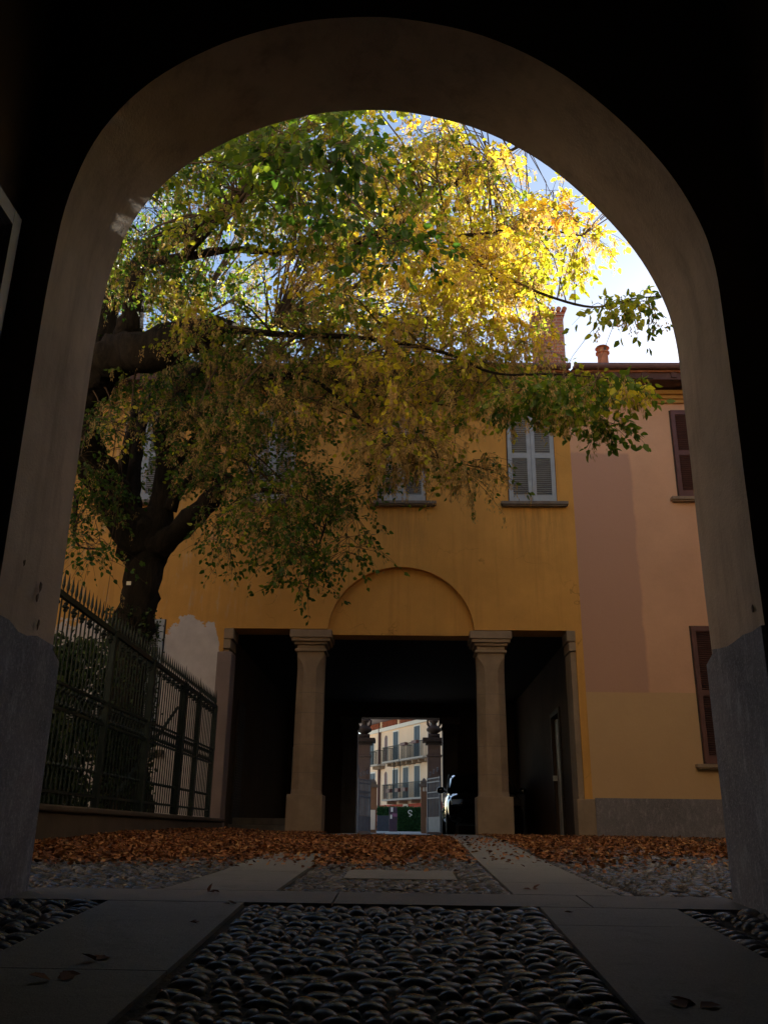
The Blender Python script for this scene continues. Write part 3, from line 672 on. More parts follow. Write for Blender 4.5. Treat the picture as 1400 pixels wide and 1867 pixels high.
wing(-14, -9.2, 4.4, 15.2, -9.2, 'unseen ochre wing added to darken the courtyard from the left')

# ------------------------------------------------------------------ fence on its low wall
FX = -3.0
b = MB(); vs = []
b.box(FX-.17, FX+.14, 4.6, 14.55, -.35, .13); b.box(FX-.19, FX+.17, 4.6, 14.57, .132, .185)
o = b.build('low_wall', M['lowwall'], bevel=.015); tag(o, 'low mossy masonry wall carrying the spiked iron fence', 'wall')
fe = empty('iron_fence', (FX, 10, .18)); tag(fe, 'dark green spiked wrought iron fence on the left of the courtyard', 'fence')
zt = lambda y: 1.93 - .014*(y-7.3)
posts = [5.4, 7.0, 8.9, 10.4, 12.0, 12.9, 14.05]
for i, y in enumerate(posts):
    b = MB(); t = .032 if i not in (3, 4) else .038; b.box(FX-t, FX+t, y-t, y+t, .18, zt(y)+.02); b.lathe((FX, y, zt(y)+.02), [(.03, 0), (.012, .03), (.016, .06), (.001, .24)], 6)
    b.build('post', M['iron'], fe)
for a, c in zip(posts[:-1], posts[1:]):
    b = MB(); n = max(2, round((c-a)/.108)); bars = [a+(c-a)*k/n for k in range(1, n)]
    for k, y in enumerate(bars):
        z1 = zt(y); b.tube([(FX, y, .2), (FX, y, z1+.05)], .0085, 6)
        b.lathe((FX, y, z1+.05), [(.008, 0), (.016, .03), (.001, .17)], 5)
        if k % 2 == 0:
            for zz in (z1-.09, ): 
                for (dy, dz) in ((.028, 0), (-.028, 0), (0, .028), (0, -.028)): b.lathe((FX, y+dy, zz+dz-.02), [(.002, 0), (.019, .01), (.022, .02), (.019, .03), (.002, .04)], 6)
        for zz in (1.0, 1.12, .5): b.lathe((FX, y, zz), [(.008, 0), (.02, .015), (.02, .025), (.008, .04)], 6)
        if k < len(bars)-1:
            ym = y+.054
            b.tube([(FX, ym+.04*math.cos(q*math.pi/5), 1.08+.045*math.sin(q*math.pi/5)) for q in range(11)], .006, 4, cap=False)
    b.build('bars', M['iron'], fe)
    r = MB()
    for zz in (.30, .98, 1.19): r.box(FX-.012, FX+.012, a+.03, c-.03, zz-.012, zz+.012)
    ya, yc = a+.02, c-.02
    r.add([(FX+s*.02, q, zt(q)+h) for q in (ya, yc) for s, h in ((-1, -.03), (1, -.03), (1, .02), (-1, .02))], [(0, 1, 5, 4), (1, 2, 6, 5), (2, 3, 7, 6), (3, 0, 4, 7), (0, 3, 2, 1), (4, 5, 6, 7)])
    each(r, 'rail', M['iron'], fe)
b = MB(); b.tube([(FX-.06, 9.7, .33), (FX-.06, 11.95, 1.55)], .022, 6); b.build('brace', M['iron'], fe)

# ------------------------------------------------------------------ tree
tr = empty('maple_tree', (-3.6, 11.5, -.05)); tag(tr, 'old maple tree turning yellow with hanging winged seeds behind the iron fence', 'tree')
def path(pts, sub=5):
    """Catmull-Rom through (px, py, Y, r)"""
    Q = [np.append(at(a, b_, c), r) if not isinstance(a, str) else None for a, b_, c, r in pts]
    Q = [2*Q[0]-Q[1]] + Q + [2*Q[-1]-Q[-2]]; out = []
    for i in range(1, len(Q)-2):
        p0, p1, p2, p3 = Q[i-1:i+3]
        for k in range(sub):
            t = k/sub; out.append(.5*((2*p1)+(-p0+p2)*t+(2*p0-5*p1+4*p2-p3)*t*t+(-p0+3*p1-3*p2+p3)*t**3))
    out.append(Q[-2]); return out
LIMBS = [
 [(225, 1500, 11.6, .36), (222, 1400, 11.55, .30), (228, 1250, 11.5, .26), (238, 1160, 11.45, .25), (255, 1085, 11.4, .25), (262, 1030, 11.4, .25), (268, 975, 11.4, .31), (262, 935, 11.4, .27)],
 [(255, 1010, 11.35, .22), (225, 940, 11.2, .22), (195, 885, 11.0, .20), (160, 830, 10.6, .20), (150, 770, 10.3, .21), (165, 700, 10.0, .24), (200, 655, 9.8, .25), (270, 640, 9.6, .22), (340, 620, 9.4, .18), (405, 603, 9.2, .13), (425, 600, 9.15, .09)],
 [(170, 700, 10.0, .20), (185, 600, 9.9, .18), (195, 520, 9.8, .14), (200, 430, 9.8, .10), (230, 330, 9.8, .06)],
 [(215, 650, 9.8, .16), (238, 590, 9.6, .13), (245, 520, 9.5, .11), (265, 460, 9.4, .08), (310, 430, 9.2, .07), (380, 400, 9.0, .05), (450, 350, 8.8, .03)],
 [(250, 480, 9.5, .08), (330, 470, 9.2, .075), (420, 455, 8.9, .06), (520, 460, 8.6, .05), (640, 447, 8.3, .045), (760, 426, 8.0, .035), (830, 445, 7.8, .025), (920, 520, 7.6, .015)],
 [(760, 426, 8.0, .03), (860, 428, 7.8, .022), (960, 415, 7.6, .016), (1060, 430, 7.4, .010)],
 [(640, 447, 8.3, .035), (740, 400, 8.2, .028), (830, 330, 8.1, .02), (930, 275, 8.0, .015), (960, 262, 8.0, .01)],
 [(265, 1010, 11.4, .20), (290, 940, 11.4, .17), (300, 870, 11.4, .13), (300, 800, 11.4, .125), (312, 750, 11.35, .12), (345, 700, 11.3, .09), (385, 660, 11.2, .07), (430, 637, 11.1, .05), (500, 590, 10.8, .035)],
 [(305, 880, 11.4, .09), (335, 830, 11.2, .07), (375, 780, 11.0, .05), (400, 740, 10.9, .03)],
 [(285, 1000, 11.35, .19), (330, 965, 11.2, .15), (370, 925, 11.0, .125), (398, 890, 10.9, .11), (402, 868, 10.85, .09)],
 [(310, 930, 11.3, .09), (330, 890, 11.2, .08), (370, 870, 11.0, .075), (402, 868, 10.85, .07), (450, 890, 10.5, .04), (530, 900, 10.1, .028), (600, 940, 9.7, .015)],
 [(240, 930, 11.3, .12), (245, 860, 11.6, .10), (255, 780, 11.9, .085), (290, 700, 12.1, .07), (330, 600, 12.2, .05)],
 [(215, 900, 11.3, .07), (235, 800, 11.4, .06), (250, 730, 11.6, .05)],
 [(420, 600, 9.15, .06), (520, 610, 8.9, .045), (650, 615, 8.6, .035), (800, 640, 8.2, .022), (900, 680, 7.7, .016), (1010, 682, 7.2, .012), (1110, 690, 6.9, .009), (1190, 690, 6.7, .006)],
 [(480, 690, 9.8, .045), (560, 690, 9.5, .035), (610, 720, 9.3, .028), (660, 765, 9.1, .02), (700, 790, 9.0, .013), (780, 830, 8.7, .009), (900, 858, 8.4, .005)],
 [(400, 660, 11.1, .05), (450, 690, 10.5, .045), (560, 680, 10.0, .03), (680, 720, 9.5, .02), (820, 740, 9.0, .012)],
 [(930, 510, 7.5, .015), (1000, 540, 7.0, .012), (1080, 560, 6.5, .009), (1150, 545, 6.1, .006), (1205, 540, 5.9, .004)],
 [(600, 940, 9.7, .015), (580, 1000, 9.4, .01), (560, 1080, 9.2, .005)],
 [(330, 470, 9.2, .05), (420, 380, 8.0, .04), (480, 320, 7.0, .03), (560, 290, 5.9, .02), (620, 300, 5.2, .008)],
 [(140, 900, 10.9, .03), (140, 990, 10.3, .015), (200, 1000, 10.1, .008)]]
b = MB(); SK = []
for i, L in enumerate(LIMBS):
    q = path(L); n = 18 if i < 2 else (12 if L[0][3] > .1 else 7)
    kk = 1.15 if i in (1, 2, 3) else .78 if i in (4, 5, 13, 14, 15) else (1.12 if i else 1.0)
    b.tube([p[:3] for p in q], [p[3]*kk*(1.0+.05*math.sin(j*1.7)) for j, p in enumerate(q)], n, bump=.35 if L[0][3] > .08 else .1)
    SK += [p for p in q if p[2] > 1.5]
SK = np.array(SK)
b.build('trunk', M['bark'], tr, smooth=True)
# crown: (px, py, rx, ry, Y0, Y1, clusters, tone (own yellowing plus painted sunlight), seed share, leaf share)
CR = [(600, 330, 230, 120, 6.2, 12, 25, .36, .8, 1), (820, 350, 175, 105, 6.5, 11, 17, .60, 1.2, .95), (1000, 395, 100, 55, 6.2, 9, 7, .60, 1.0, .9),
 (470, 480, 230, 140, 7, 13, 24, .32, .9, .9), (760, 520, 250, 130, 7, 12, 30, .55, 1.3, .9), (910, 500, 90, 85, 6.8, 10, 10, .56, 1.2, .9),
 (290, 560, 170, 190, 9.8, 13.5, 27, .22, .6, 1), (300, 520, 150, 110, 7.5, 9.3, 5, .2, .6, .8), (430, 640, 190, 35, 10, 13, 11, .24, .9, .8), (500, 670, 250, 110, 8, 13, 27, .28, 1.4, .7), (780, 655, 200, 80, 7.5, 11, 19, .42, 1.6, .6),
 (900, 690, 60, 65, 7, 9.5, 6, .42, 1.5, .8), (760, 520, 150, 60, 9.5, 12, 12, .55, 1.3, .8), (330, 720, 140, 50, 9.5, 13, 9, .2, .8, .9), (520, 720, 140, 50, 9.5, 13, 8, .25, 1.2, .8), (760, 690, 120, 45, 9, 12, 7, .42, 1.6, .7), (1095, 692, 80, 12, 6.2, 7.2, 3.4, .34, .5, .9), (1110, 548, 80, 20, 5.8, 6.6, 2.2, .38, .2, .6),
 (985, 622, 14, 14, 7.2, 8, .8, .74, 1.5, .5), (330, 790, 190, 90, 10.8, 13.5, 19, .16, .5, .9), (300, 740, 120, 60, 8.5, 10, 2, .2, .5, .7), (480, 850, 140, 100, 8.5, 12, 17, .18, .7, .9),
 (560, 960, 80, 50, 8.5, 10, 5, .14, .4, 1), (550, 1040, 25, 40, 8.8, 9.6, 2, .10, .15, .9), (640, 985, 25, 30, 8.6, 9.4, 1.2, .10, .2, .6), (440, 960, 60, 50, 8.8, 10, 3, .14, .3, .6),
 (740, 770, 100, 45, 8, 10.5, 6, .42, 1.9, .45), (735, 800, 60, 50, 8, 10, 4, .35, 2.2, .4), (860, 850, 60, 18, 8.2, 8.8, 1.6, .3, 1.6, .3), (670, 900, 50, 50, 8.6, 9.6, 3, .2, .5, .7),
 (990, 735, 80, 25, 6.6, 8.2, 4, .28, .9, 1), (1105, 775, 20, 16, 6.6, 7, .8, .2, .2, 1), (165, 850, 45, 130, 9.5, 12, 8, .14, .3, 1), (260, 430, 100, 140, 8, 12, 14, .24, .6, 1), (420, 330, 130, 90, 6.5, 10, 8, .2, .4, 1), (170, 1005, 45, 30, 8.4, 9.6, 2.2, .16, .2, .6),
 (890, 300, 60, 40, 6.8, 9, 3, .58, 1, .8), (740, 260, 120, 35, 6.5, 9, 4, .55, .9, .9), (575, 300, 90, 80, 4.9, 5.9, 2.6, .16, 0, .8), (480, 260, 70, 50, 5.4, 7, 3.4, .22, .1, 1.1), (700, 470, 60, 60, 5.6, 6.6, 1.6, .12, 0, .8),
 (560, 90, 300, 110, 6, 11, 22, .5, .5, 1), (900, 130, 150, 40, 6.5, 10, 4, .6, .5, 1), (400, 200, 200, 120, 6.5, 12, 14, .4, .5, 1), (1330, 180, 150, 100, 6.0, 9, 8, .6, .4, 1.2)]  # clusters outside the arch opening, added unseen for their shade
LP, LD, LS, LTn, SP, SD, SS, ST = [], [], [], [], [], [], [], []
br = MB()
for (px, py, rx, ry, Y0, Y1, nc, tone, sh, lsh) in CR:
    nc = nc*2.1; k_ = int(nc) + (random.random() < nc % 1)
    for _ in range(k_):
        while True:
            u, v = random.uniform(-1, 1), random.uniform(-1, 1)
            if u*u+v*v < 1: break
        Y = random.uniform(Y0, Y1); c = at(px+u*rx, py+v*ry, Y)
        # connect the cluster to the nearest limb
        dd = np.linalg.norm(SK[:, :3]-c, axis=1) + np.maximum(0, SK[:, 2]-c[2]-1)*.3; s = SK[dd.argmin()]
        L = dd.min()
        if L > .15:
            m1 = s[:3]*.55+c*.45 + np.array([random.gauss(0, .06*L), random.gauss(0, .06*L), .10*L]); mm = [s[:3], s[:3]*.8+m1*.2, m1, m1*.4+c*.6+np.array([0, 0, .05*L]), c]
            r0 = min(s[3]*.6, .010+.008*L); br.tube(mm, [r0, r0*.85, r0*.65, r0*.45, .003], 5, cap=False)
        spread = (.105 + .013*Y)*(.5 if ry < 35 and Y < 8 else 1); tk = .6 if ry < 35 and Y < 8 else 1
        ctone = tone + .06*(tone > .4) - .04*(px < 450) + random.gauss(0, .12) - (.28*tone + .05 if random.random() < .22 else 0)
        for t in range(9 if nc > 2 else 6):
            o3 = np.array([random.gauss(0, spread), random.gauss(0, spread), random.gauss(0, spread*.75)]); p0 = c+o3*.4
            dr = o3/np.linalg.norm(o3); dr[2] = dr[2]*.5-.25; Lt = random.uniform(.18, .42)*tk
            tw = [p0 + dr*Lt*q/3 + np.array([0, 0, -.10*(q/3)**2]) for q in range(4)]
            br.tube([c, tw[0]], .0028, 3, cap=False); br.tube(tw, [.003, .0025, .002, .0012], 3, cap=False)
            nl = int(random.uniform(8, 15)*lsh)
            for i in range(nl):
                q = random.uniform(.1, 1)*3; i0 = min(2, int(q)); p = tw[i0]+(tw[i0+1]-tw[i0])*(q-i0)
                d = dr*.5 + np.array([random.gauss(0, .6), random.gauss(0, .6), -.55+random.gauss(0, .45)])
                LP.append(p + d/np.linalg.norm(d)*random.uniform(0, .06)); LD.append(d); LS.append(random.uniform(.045, .09)*(1.2 if Y < 6 else 1 if Y < 8 else .82)); LTn.append(ctone+random.gauss(0, .07))
            for j in range(int(random.uniform(.4, 1.2)*sh*4.2+.3)):
                q = random.uniform(0, 1)*3; i0 = min(2, int(q)); p = tw[i0]+(tw[i0+1]-tw[i0])*(q-i0); H = random.uniform(.08, .19)
                for _k in range(int(random.uniform(9, 17))):
                    f = random.random(); SP.append(p+np.array([random.gauss(0, .012), random.gauss(0, .012), -H*f])); SD.append((random.gauss(0, .35), random.gauss(0, .35), -1)); SS.append(random.uniform(.028, .042)); ST.append(ctone*.7+.15+random.gauss(0, .18))
br.build('branches', M['twig'], tr)
A_ = np.array
leafmesh('crown', A_(LP), A_(LD), A_(LS), A_(LTn), M['leaf'], tr)
leafmesh('seed_clusters', A_(SP), A_(SD), A_(SS), A_(ST), M['seed'], tr, V0=SV, F0=SF)
print('leaves', len(LP), 'seeds', len(SP), 'fallen', n_)
# pale tag and thin wire on the tree
p = at(236, 1064, 11.1); b = MB(); b.box(p[0]-.03, p[0]+.03, p[1]-.02, p[1]-.015, p[2]-.025, p[2]+.025)
tag(b.build('tree_tag', M['white']), 'small pale square tag nailed to the dark tree trunk', 'tag')
w0, w1 = at(218, 905, 10.9), at(192, 1110, 10.9); b = MB(); b.tube([w0, (w0+w1)/2+A_([.02, 0, 0]), w1], .004, 5)
tag(b.build('wire', M['twig']), 'thin wire hanging down left of the tree trunk', 'wire')

# ------------------------------------------------------------------ shrubs behind the fence
def shrub(cx, cy, rx, ry, h, n, lab, z0=.0, mat='shrub'):
    root = empty('shrub', (cx, cy, z0)); tag(root, lab, 'shrub', 'shrubs behind the iron fence')
    b = MB()
    for k in range(7):
        a = random.uniform(0, 6.28); b.tube([(cx, cy, z0-.1), (cx+.3*rx*math.cos(a), cy+.3*ry*math.sin(a), z0+h*.5), (cx+.75*rx*math.cos(a), cy+.75*ry*math.sin(a), z0+h*.85)], [.025, .016, .006], 5)
    b.build('stem', M['twig'], root)
    P = []
    cl = [(random.gauss(0, .45), random.gauss(0, .45), random.uniform(.05, 1)) for _ in range(28)]
    for k in range(n):
        u = random.choice(cl); P.append((cx+rx*(u[0]+random.gauss(0, .16)), cy+ry*(u[1]+random.gauss(0, .16)), z0+h*min(1.08, max(.02, u[2]+random.gauss(0, .08)))))
    P = A_(P); D = rng.normal(size=(n, 3)); D[:, 2] -= .3
    leafmesh('foliage', P, D, rng.uniform(.05, .09, n), rng.uniform(0, .9, n), M[mat], root)
shrub(-3.75, 8.6, .45, .9, 1.75, 5200, 'dense dark shrub nearest the archway behind the fence')
shrub(-3.9, 10.2, .5, .8, 1.9, 5200, 'tall dark shrub at the foot of the tree')
shrub(-3.55, 11.3, .25, .35, 1.2, 1500, 'low twiggy shrub in front of the tree trunk')
shrub(-5.2, 9.5, .8, 1.2, 1.7, 3500, 'dark shrub deep in the garden behind the others')
iv = []
for k in range(2200):
    a = random.uniform(0, 6.28); z = random.uniform(0, 2.75); p0 = at(238, 1160, 11.45); iv.append((p0[0]+.05+.33*math.cos(a)+random.gauss(0, .04)+(-.05*z+.08), 11.48+.33*math.sin(a), z))
D = rng.normal(size=(len(iv), 3)); D[:, 2] -= .5
tag(leafmesh('ivy', A_(iv), D, rng.uniform(.04, .07, len(iv)), rng.uniform(0, .9, len(iv)), M['shrub']), 'dark ivy climbing the foot of the tree trunk', 'ivy')

# ------------------------------------------------------------------ parked car in the passage
def make_car(x0, y0):
    W, L = 1.70, 4.0; cx = x0+W/2; root = empty('parked_car', (cx, y0+L/2, 0)); tag(root, 'black hatchback parked in the dark passage by the gate', 'car')
    paint = simple('black_car_paint', (.008, .008, .010), .10, .6, 0, var=.1, bump=0, **{'Coat Weight': 1.0, 'Coat Roughness': .03})
    glass = simple('car_glass', (.01, .012, .014), .03, .8, var=0, bump=0); rub = simple('tyre_rubber', (.015, .015, .015), .8, .3, var=.1, bump=0); chrome = simple('chrome', (.7, .7, .7), .15, .5, 1, var=.05, bump=0)
    # stations: y, half width, sill z, belt z, hood/deck z
    st = [(0, .60, .30, .55, .62), (.10, .74, .22, .62, .72), (.35, .82, .19, .70, .82), (.9, .85, .18, .78, .92), (1.5, .85, .18, .82, .96), (2.4, .85, .18, .84, .97), (3.2, .85, .19, .85, .98), (3.7, .80, .22, .82, .97), (3.93, .72, .28, .70, .90), (4.0, .62, .34, .60, .75)]
    b = MB(); ring = []
    for (y, hw, s, bz, hz) in st:
        half = [(0, s), (hw*.85, s), (hw*.97, s+.06), (hw, (s+bz)/2), (hw*.99, bz-.06), (hw*.95, bz+.02), (hw*.84, hz-.03), (hw*.5, hz+.015), (0, hz+.03)]
        full = [(cx-a, y0+y, c) for a, c in half] + [(cx+a, y0+y, c) for a, c in half[-2:0:-1]]
        ring.append(full)
    n = len(ring[0]); vs = [v for r in ring for v in r]; fs = [(i*n+k, i*n+(k+1) % n, (i+1)*n+(k+1) % n, (i+1)*n+k) for i in range(len(ring)-1) for k in range(n)] + [tuple(range(n)), tuple(range((len(ring)-1)*n, len(ring)*n))[::-1]]
    b.add(vs, fs); o = b.build('body', paint, root, smooth=True); m_ = o.modifiers.new('s', 'SUBSURF'); m_.levels = m_.render_levels = 1
    # greenhouse
    gh = [(.95, .76, .90, .93), (1.25, .74, .90, 1.07), (1.70, .70, .90, 1.28), (2.0, .68, .90, 1.37), (2.6, .67, .90, 1.42), (3.2, .65, .90, 1.39), (3.6, .63, .90, 1.27), (3.9, .66, .88, .98)]
    b = MB(); ring = []
    for (y, hw, z0, z1) in gh:
        zm = z0+(z1-z0)*.5
        half = [(0, z0-.08), (.79, z0-.08), (.78, z0), ((.78+hw)/2, zm), (hw*.96, z1-.06), (hw*.80, z1-.005), (0, z1+.02)]
        ring.append([(cx-a, y0+y, c) for a, c in half] + [(cx+a, y0+y, c) for a, c in half[-2:0:-1]])
    n = len(ring[0]); vs = [v for r in ring for v in r]; fs = []; mi = []
    for i in range(len(ring)-1):
        for k in range(n):
            fs.append((i*n+k, i*n+(k+1) % n, (i+1)*n+(k+1) % n, (i+1)*n+k)); mi.append(0 if (k in (4, 5, 6, 7) and 2 <= i <= 5) else 1)
    b.v = vs; b.f = fs; b.m = mi; o = b.build('cabin', [paint, glass], root, smooth=True); m_ = o.modifiers.new('s', 'SUBSURF'); m_.levels = m_.render_levels = 2
    for s in (-1, 1):
        t = MB(); t.tube([(cx+s*.775, y0+.98, .90), (cx+s*.75, y0+1.25, 1.04), (cx+s*.715, y0+1.70, 1.24), (cx+s*.685, y0+2.1, 1.335), (cx+s*.67, y0+2.8, 1.36), (cx+s*.655, y0+3.4, 1.30), (cx+s*.68, y0+3.85, 1.0)], .022, 6); t.build('roof_pillar', rub, root, smooth=True)
    for s in (-1, 1):
        for y in (.72, 3.25):
            t = MB(); pr = [(.001, -.1), (.20, -.1), (.28, -.095), (.305, -.06), (.305, .06), (.28, .095), (.20, .1), (.001, .1)]
            N_ = 20; vv = []
            for r, h in pr:
                for k in range(N_): a = 2*math.pi*k/N_; vv.append((cx+s*.74+h, y0+y+r*math.cos(a), .30+r*math.sin(a)))
            t.add(vv, [(i*N_+k, i*N_+(k+1) % N_, (i+1)*N_+(k+1) % N_, (i+1)*N_+k) for i in range(len(pr)-1) for k in range(N_)])
            t.build('wheel', rub, root)
        t = MB(); t.tube([(cx+s*.80, y0+1.25, .90), (cx+s*.87, y0+1.23, .93)], .02, 6); t.lathe((cx+s*.93, y0+1.22, .87), [(.02, 0), (.075, .02), (.09, .07), (.08, .12), (.03, .145)], 12); t.build('mirror', paint, root, smooth=True)
        t = MB(); t.obox((cx+s*.62, y0+.10, .66), (.13, .06*s*0+.02, 0), (0, .05, .0), (0, .02, .07)); t.build('headlight', chrome, root, bevel=.02)
        t = MB(); t.box(cx+s*.855, cx+s*.865, y0+1.2, y0+3.3, .50, .53); t.build('side_trim', rub, root)
make_car(.87, 19.9)

# ------------------------------------------------------------------ gate pillars
M['urn'] = plaster('lichen_dark_stone', (.09, .07, .06), .3, 4)
M['gstone'] = plaster('pinkish_gate_stone', (.24, .18, .155), .2, 2)
def gate_pillar(px, Y, w, lab):
    c = at(px, 1500, Y); x = c[0]; root = empty('gate_pillar', (x, Y, 0)); tag(root, lab, 'pillar', 'tall stone gate pillars beyond the passage')
    zc = at(px, 1349, Y)[2]; h = w/2
    b = MB(); b.box(x-h, x+h, Y-h, Y+h, -.1, zc-.55); b.box(x-h-.04, x+h+.04, Y-h-.04, Y+h+.04, -.12, .5); b.box(x-h*.55, x+h*.55, Y-h-.02, Y-h-.002, .8, zc-.9)
    b.box(x-h-.03, x+h+.03, Y-h-.03, Y+h+.03, zc-.548, zc-.49); b.box(x-h+.01, x+h-.01, Y-h+.01, Y+h-.01, zc-.488, zc-.16)
    b.build('shaft', M['gstone'], root, bevel=.01)
    b = MB(); b.box(x-h-.06, x+h+.06, Y-h-.06, Y+h+.06, zc-.158, zc-.08); b.box(x-h-.16, x+h+.16, Y-h-.16, Y+h+.16, zc-.078, zc+.04); b.build('cap', M['urn'], root, bevel=.012)
    z = zc+.04; b = MB(); b.box(x-h*.85, x+h*.85, Y-h*.85, Y+h*.85, z+.002, z+.14)
    b.lathe((x, Y, z+.14), [(.10, 0), (.13, .03), (.24, .10), (.25, .17), (.17, .24), (.09, .30), (.09, .36), (.15, .40), (.15, .46), (.08, .52), (.02, .58)], 16)
    for s in (-1, 1): b.tube([(x+s*.14*1.0, Y, z+.36), (x+s*.21, Y, z+.46), (x+s*.21, Y, z+.58), (x+s*.14, Y, z+.64), (x+s*.06, Y, z+.62)], [.03, .035, .035, .03, .02], 7)
    b.build('urn_finial', M['urn'], root, smooth=True)
gate_pillar(661, 30, .42, 'tall stone gate pillar with urn, left side of the gateway')
gate_pillar(792, 30, .44, 'tall stone gate pillar with urn, right side of the gateway near the car')
def low_pillar(px0, px1, pyt, Y, lab, plaque=False, num=False):
    a, c = at(px0, 1500, Y), at(px1, 1500, Y); z = at(px0, pyt, Y)[2]; w_ = c[0]-a[0]; root = empty('low_gate_pillar', ((a[0]+c[0])/2, Y, 0)); tag(root, lab, 'pillar', 'low pillars behind the tall gate pillars')
    b = MB(); b.box(a[0], c[0], Y, Y+w_, -.1, z-.1); b.build('shaft', plaster('brown_render', (.26, .14, .08), .2, 2), root)
    b = MB(); b.box(a[0]-.06, c[0]+.06, Y-.06, Y+w_+.06, z-.098, z); b.lathe(((a[0]+c[0])/2, Y+w_/2, z), [(w_*.62, 0), (w_*.6, .08), (w_*.3, .17), (.03, .2)], 4, rot=math.pi/4); b.build('cap', M['stone_dark'], root)
    if plaque: b = MB(); b.box(a[0]+.01, c[0]-.04, Y-.03, Y-.002, .12, .78); b.build('stone_facing', M['white'], root)
    if num:
        q = at(775, 1439, Y); b = MB(); b.box(q[0]-.09, q[0]-.01, Y-.012, Y-.002, q[2]-.07, q[2]+.07); b.box(q[0]+.015, q[0]+.09, Y-.012, Y-.002, q[2]-.07, q[2]+.07); b.build('number_plate', M['white'], root)
low_pillar(672.5, 686, 1430, 33, 'low brown pillar with pale stone facing, left of the gateway', plaque=True)
low_pillar(767.5, 779, 1429, 33, 'low brown pillar with two small white plates, right of the gateway', num=True)
def gate_leaf(pa, pb_, Ya, Yb_, lab):
    A, B = at(pa, 1515, Ya), at(pb_, 1515, Yb_); A[2] = B[2] = 0; root = empty('gate_leaf', tuple((A+B)/2)); tag(root, lab, 'gate', 'open iron gate leaves')
    d = (B-A); L = np.linalg.norm(d); d /= L; nn = A_([-d[1], d[0], 0]); H = at(pa, 1420, Ya)[2]; up = A_([0, 0, 1.0])
    b = MB()
    for t in (0, L): b.obox(A+d*t+up*(H/2+.03), d*.025, nn*.025, up*(H/2))
    for z in (.08, .48, 1.05, 1.22, H-.12, H-.01): b.obox(A+d*L/2+up*z, d*(L/2-.026), nn*.018, up*.018)
    b.build('frame', M['gate'], root)
    b = MB(); n = 9
    for i in range(1, n): b.obox(A+d*L*i/n+up*(H/2+.25), d*.010, nn*.010, up*(H/2-.26))
    for i in range(n): c = A+d*L*(i+.5)/n; b.tube([c+d*.035*math.cos(q*math.pi/4)+up*(1.135+.06*math.sin(q*math.pi/4)) for q in range(9)], .008, 4, cap=False)
    for i in range(3):
        c = A+d*L*(i+.7)/3.4+up*(H+.12*(1+i*.4 if pb_ > pa else 1)); b.tube([c+d*(.10-.008*q)*math.cos(q*math.pi/5)+up*(.10-.008*q)*math.sin(q*math.pi/5) for q in range(12)], .011, 4)
    b.build('bars', M['gate'], root)
    b = MB(); b.obox(A+d*L/2+up*.27, d*(L/2-.026), nn*.008, up*.2); b.build('panel', M['gate'], root)
gate_leaf(651.5, 673, 28.6, 29.3, 'left blue grey iron gate leaf folded open against the tall pillar')
gate_leaf(780, 803, 29.3, 28.2, 'right blue grey iron gate leaf with scroll top folded open against the pillar')
b = MB(); q = at(651.5, 1395, 28.9); b.tube([(q[0]+.03, 28.9, 0), (q[0]+.03, 28.9, q[2])], .025, 8)
o = b.build('lamp_post', M['gate']); tag(o, 'slim grey post with small leafy ironwork beside the left gate pillar', 'post')
for k in range(6): 
    b2 = MB(); a = k*1.05; b2.tube([(q[0]+.03, 28.9, q[2]-.25), (q[0]+.03+.12*math.cos(a), 28.9, q[2]-.22+.10*math.sin(a)), (q[0]+.03+.16*math.cos(a+.5), 28.9, q[2]-.22+.16*math.sin(a+.5))], .012, 5); b2.build('scroll', M['gate'], o)

# ------------------------------------------------------------------ far building across the street
P0 = A_([-2.2, 72.0, 0]); DF = A_([-.416, .909, 0]); DF /= np.linalg.norm(DF); NF = A_([-DF[1], DF[0], 0])
if NF[1] > 0: NF = -NF                                     # faces the camera
def fp(zx, zy, off=0.0):
    """(s, z) on the facade plane for a point of the enlarged crop (6.087x, origin 630,1290)"""
    x, y = 630+zx/6.087, 1290+zy/6.087; d = ray(x, y); t = np.dot(P0+NF*off, NF)/np.dot(d, NF); q = d*t
    return float(np.dot(q-P0, -DF)), float(q[2])
fb = empty('far_apartment_house', tuple(P0)); tag(fb, 'cream house with blue shutters and balconies seen through the gateway', 'building')
EX = -DF                                                    # to the right in the picture
def fbox(b, s0, s1, n0, n1, z0, z1):
    c = P0 + EX*(s0+s1)/2 + NF*(n0+n1)/2; c = A_([c[0], c[1], (z0+z1)/2]); b.obox(c, EX*abs(s1-s0)/2, NF*abs(n1-n0)/2, A_([0, 0, (z1-z0)/2]))
ztw = fp(395, 262)[1]; zlat = fp(395, 238)[1]
b = MB(); SL = fp(200, 500)[0]; fbox(b, SL, 42, -8, 0, -.5, ztw); b.build('wall', M['cream'], fb)  # carried on unseen to the right to keep sun off the gateway
ztl = fp(200, 145, 1.3)[1]
b = MB(); fbox(b, SL, 42, 0, .18, ztw-.1, zlat); b.build('cornice', M['white'], fb)
b = MB(); fbox(b, SL, 42, -8, -.25, ztw, ztl-.085); b.build('attic_wall', M['dark'], fb)
b = MB(); s = SL+.02; i = 0
b2 = MB()
while s < 26:
    fbox(b2, s, s+.32, -.3, -.02, zlat, ztl-.085)
    k = 0; z = zlat+.0
    while z < ztl-.18:
        o_ = (k % 2)*.14; q = s+.34+o_
        while q < s+3.0: fbox(b, q, q+.17, -.2, -.05, z, z+.085); q += .28
        z += .105; k += 1
    s += 3.35
b.build('brick_lattice', M['lattice_brick'], fb); b2.build('attic_pier', M['cream'], fb)
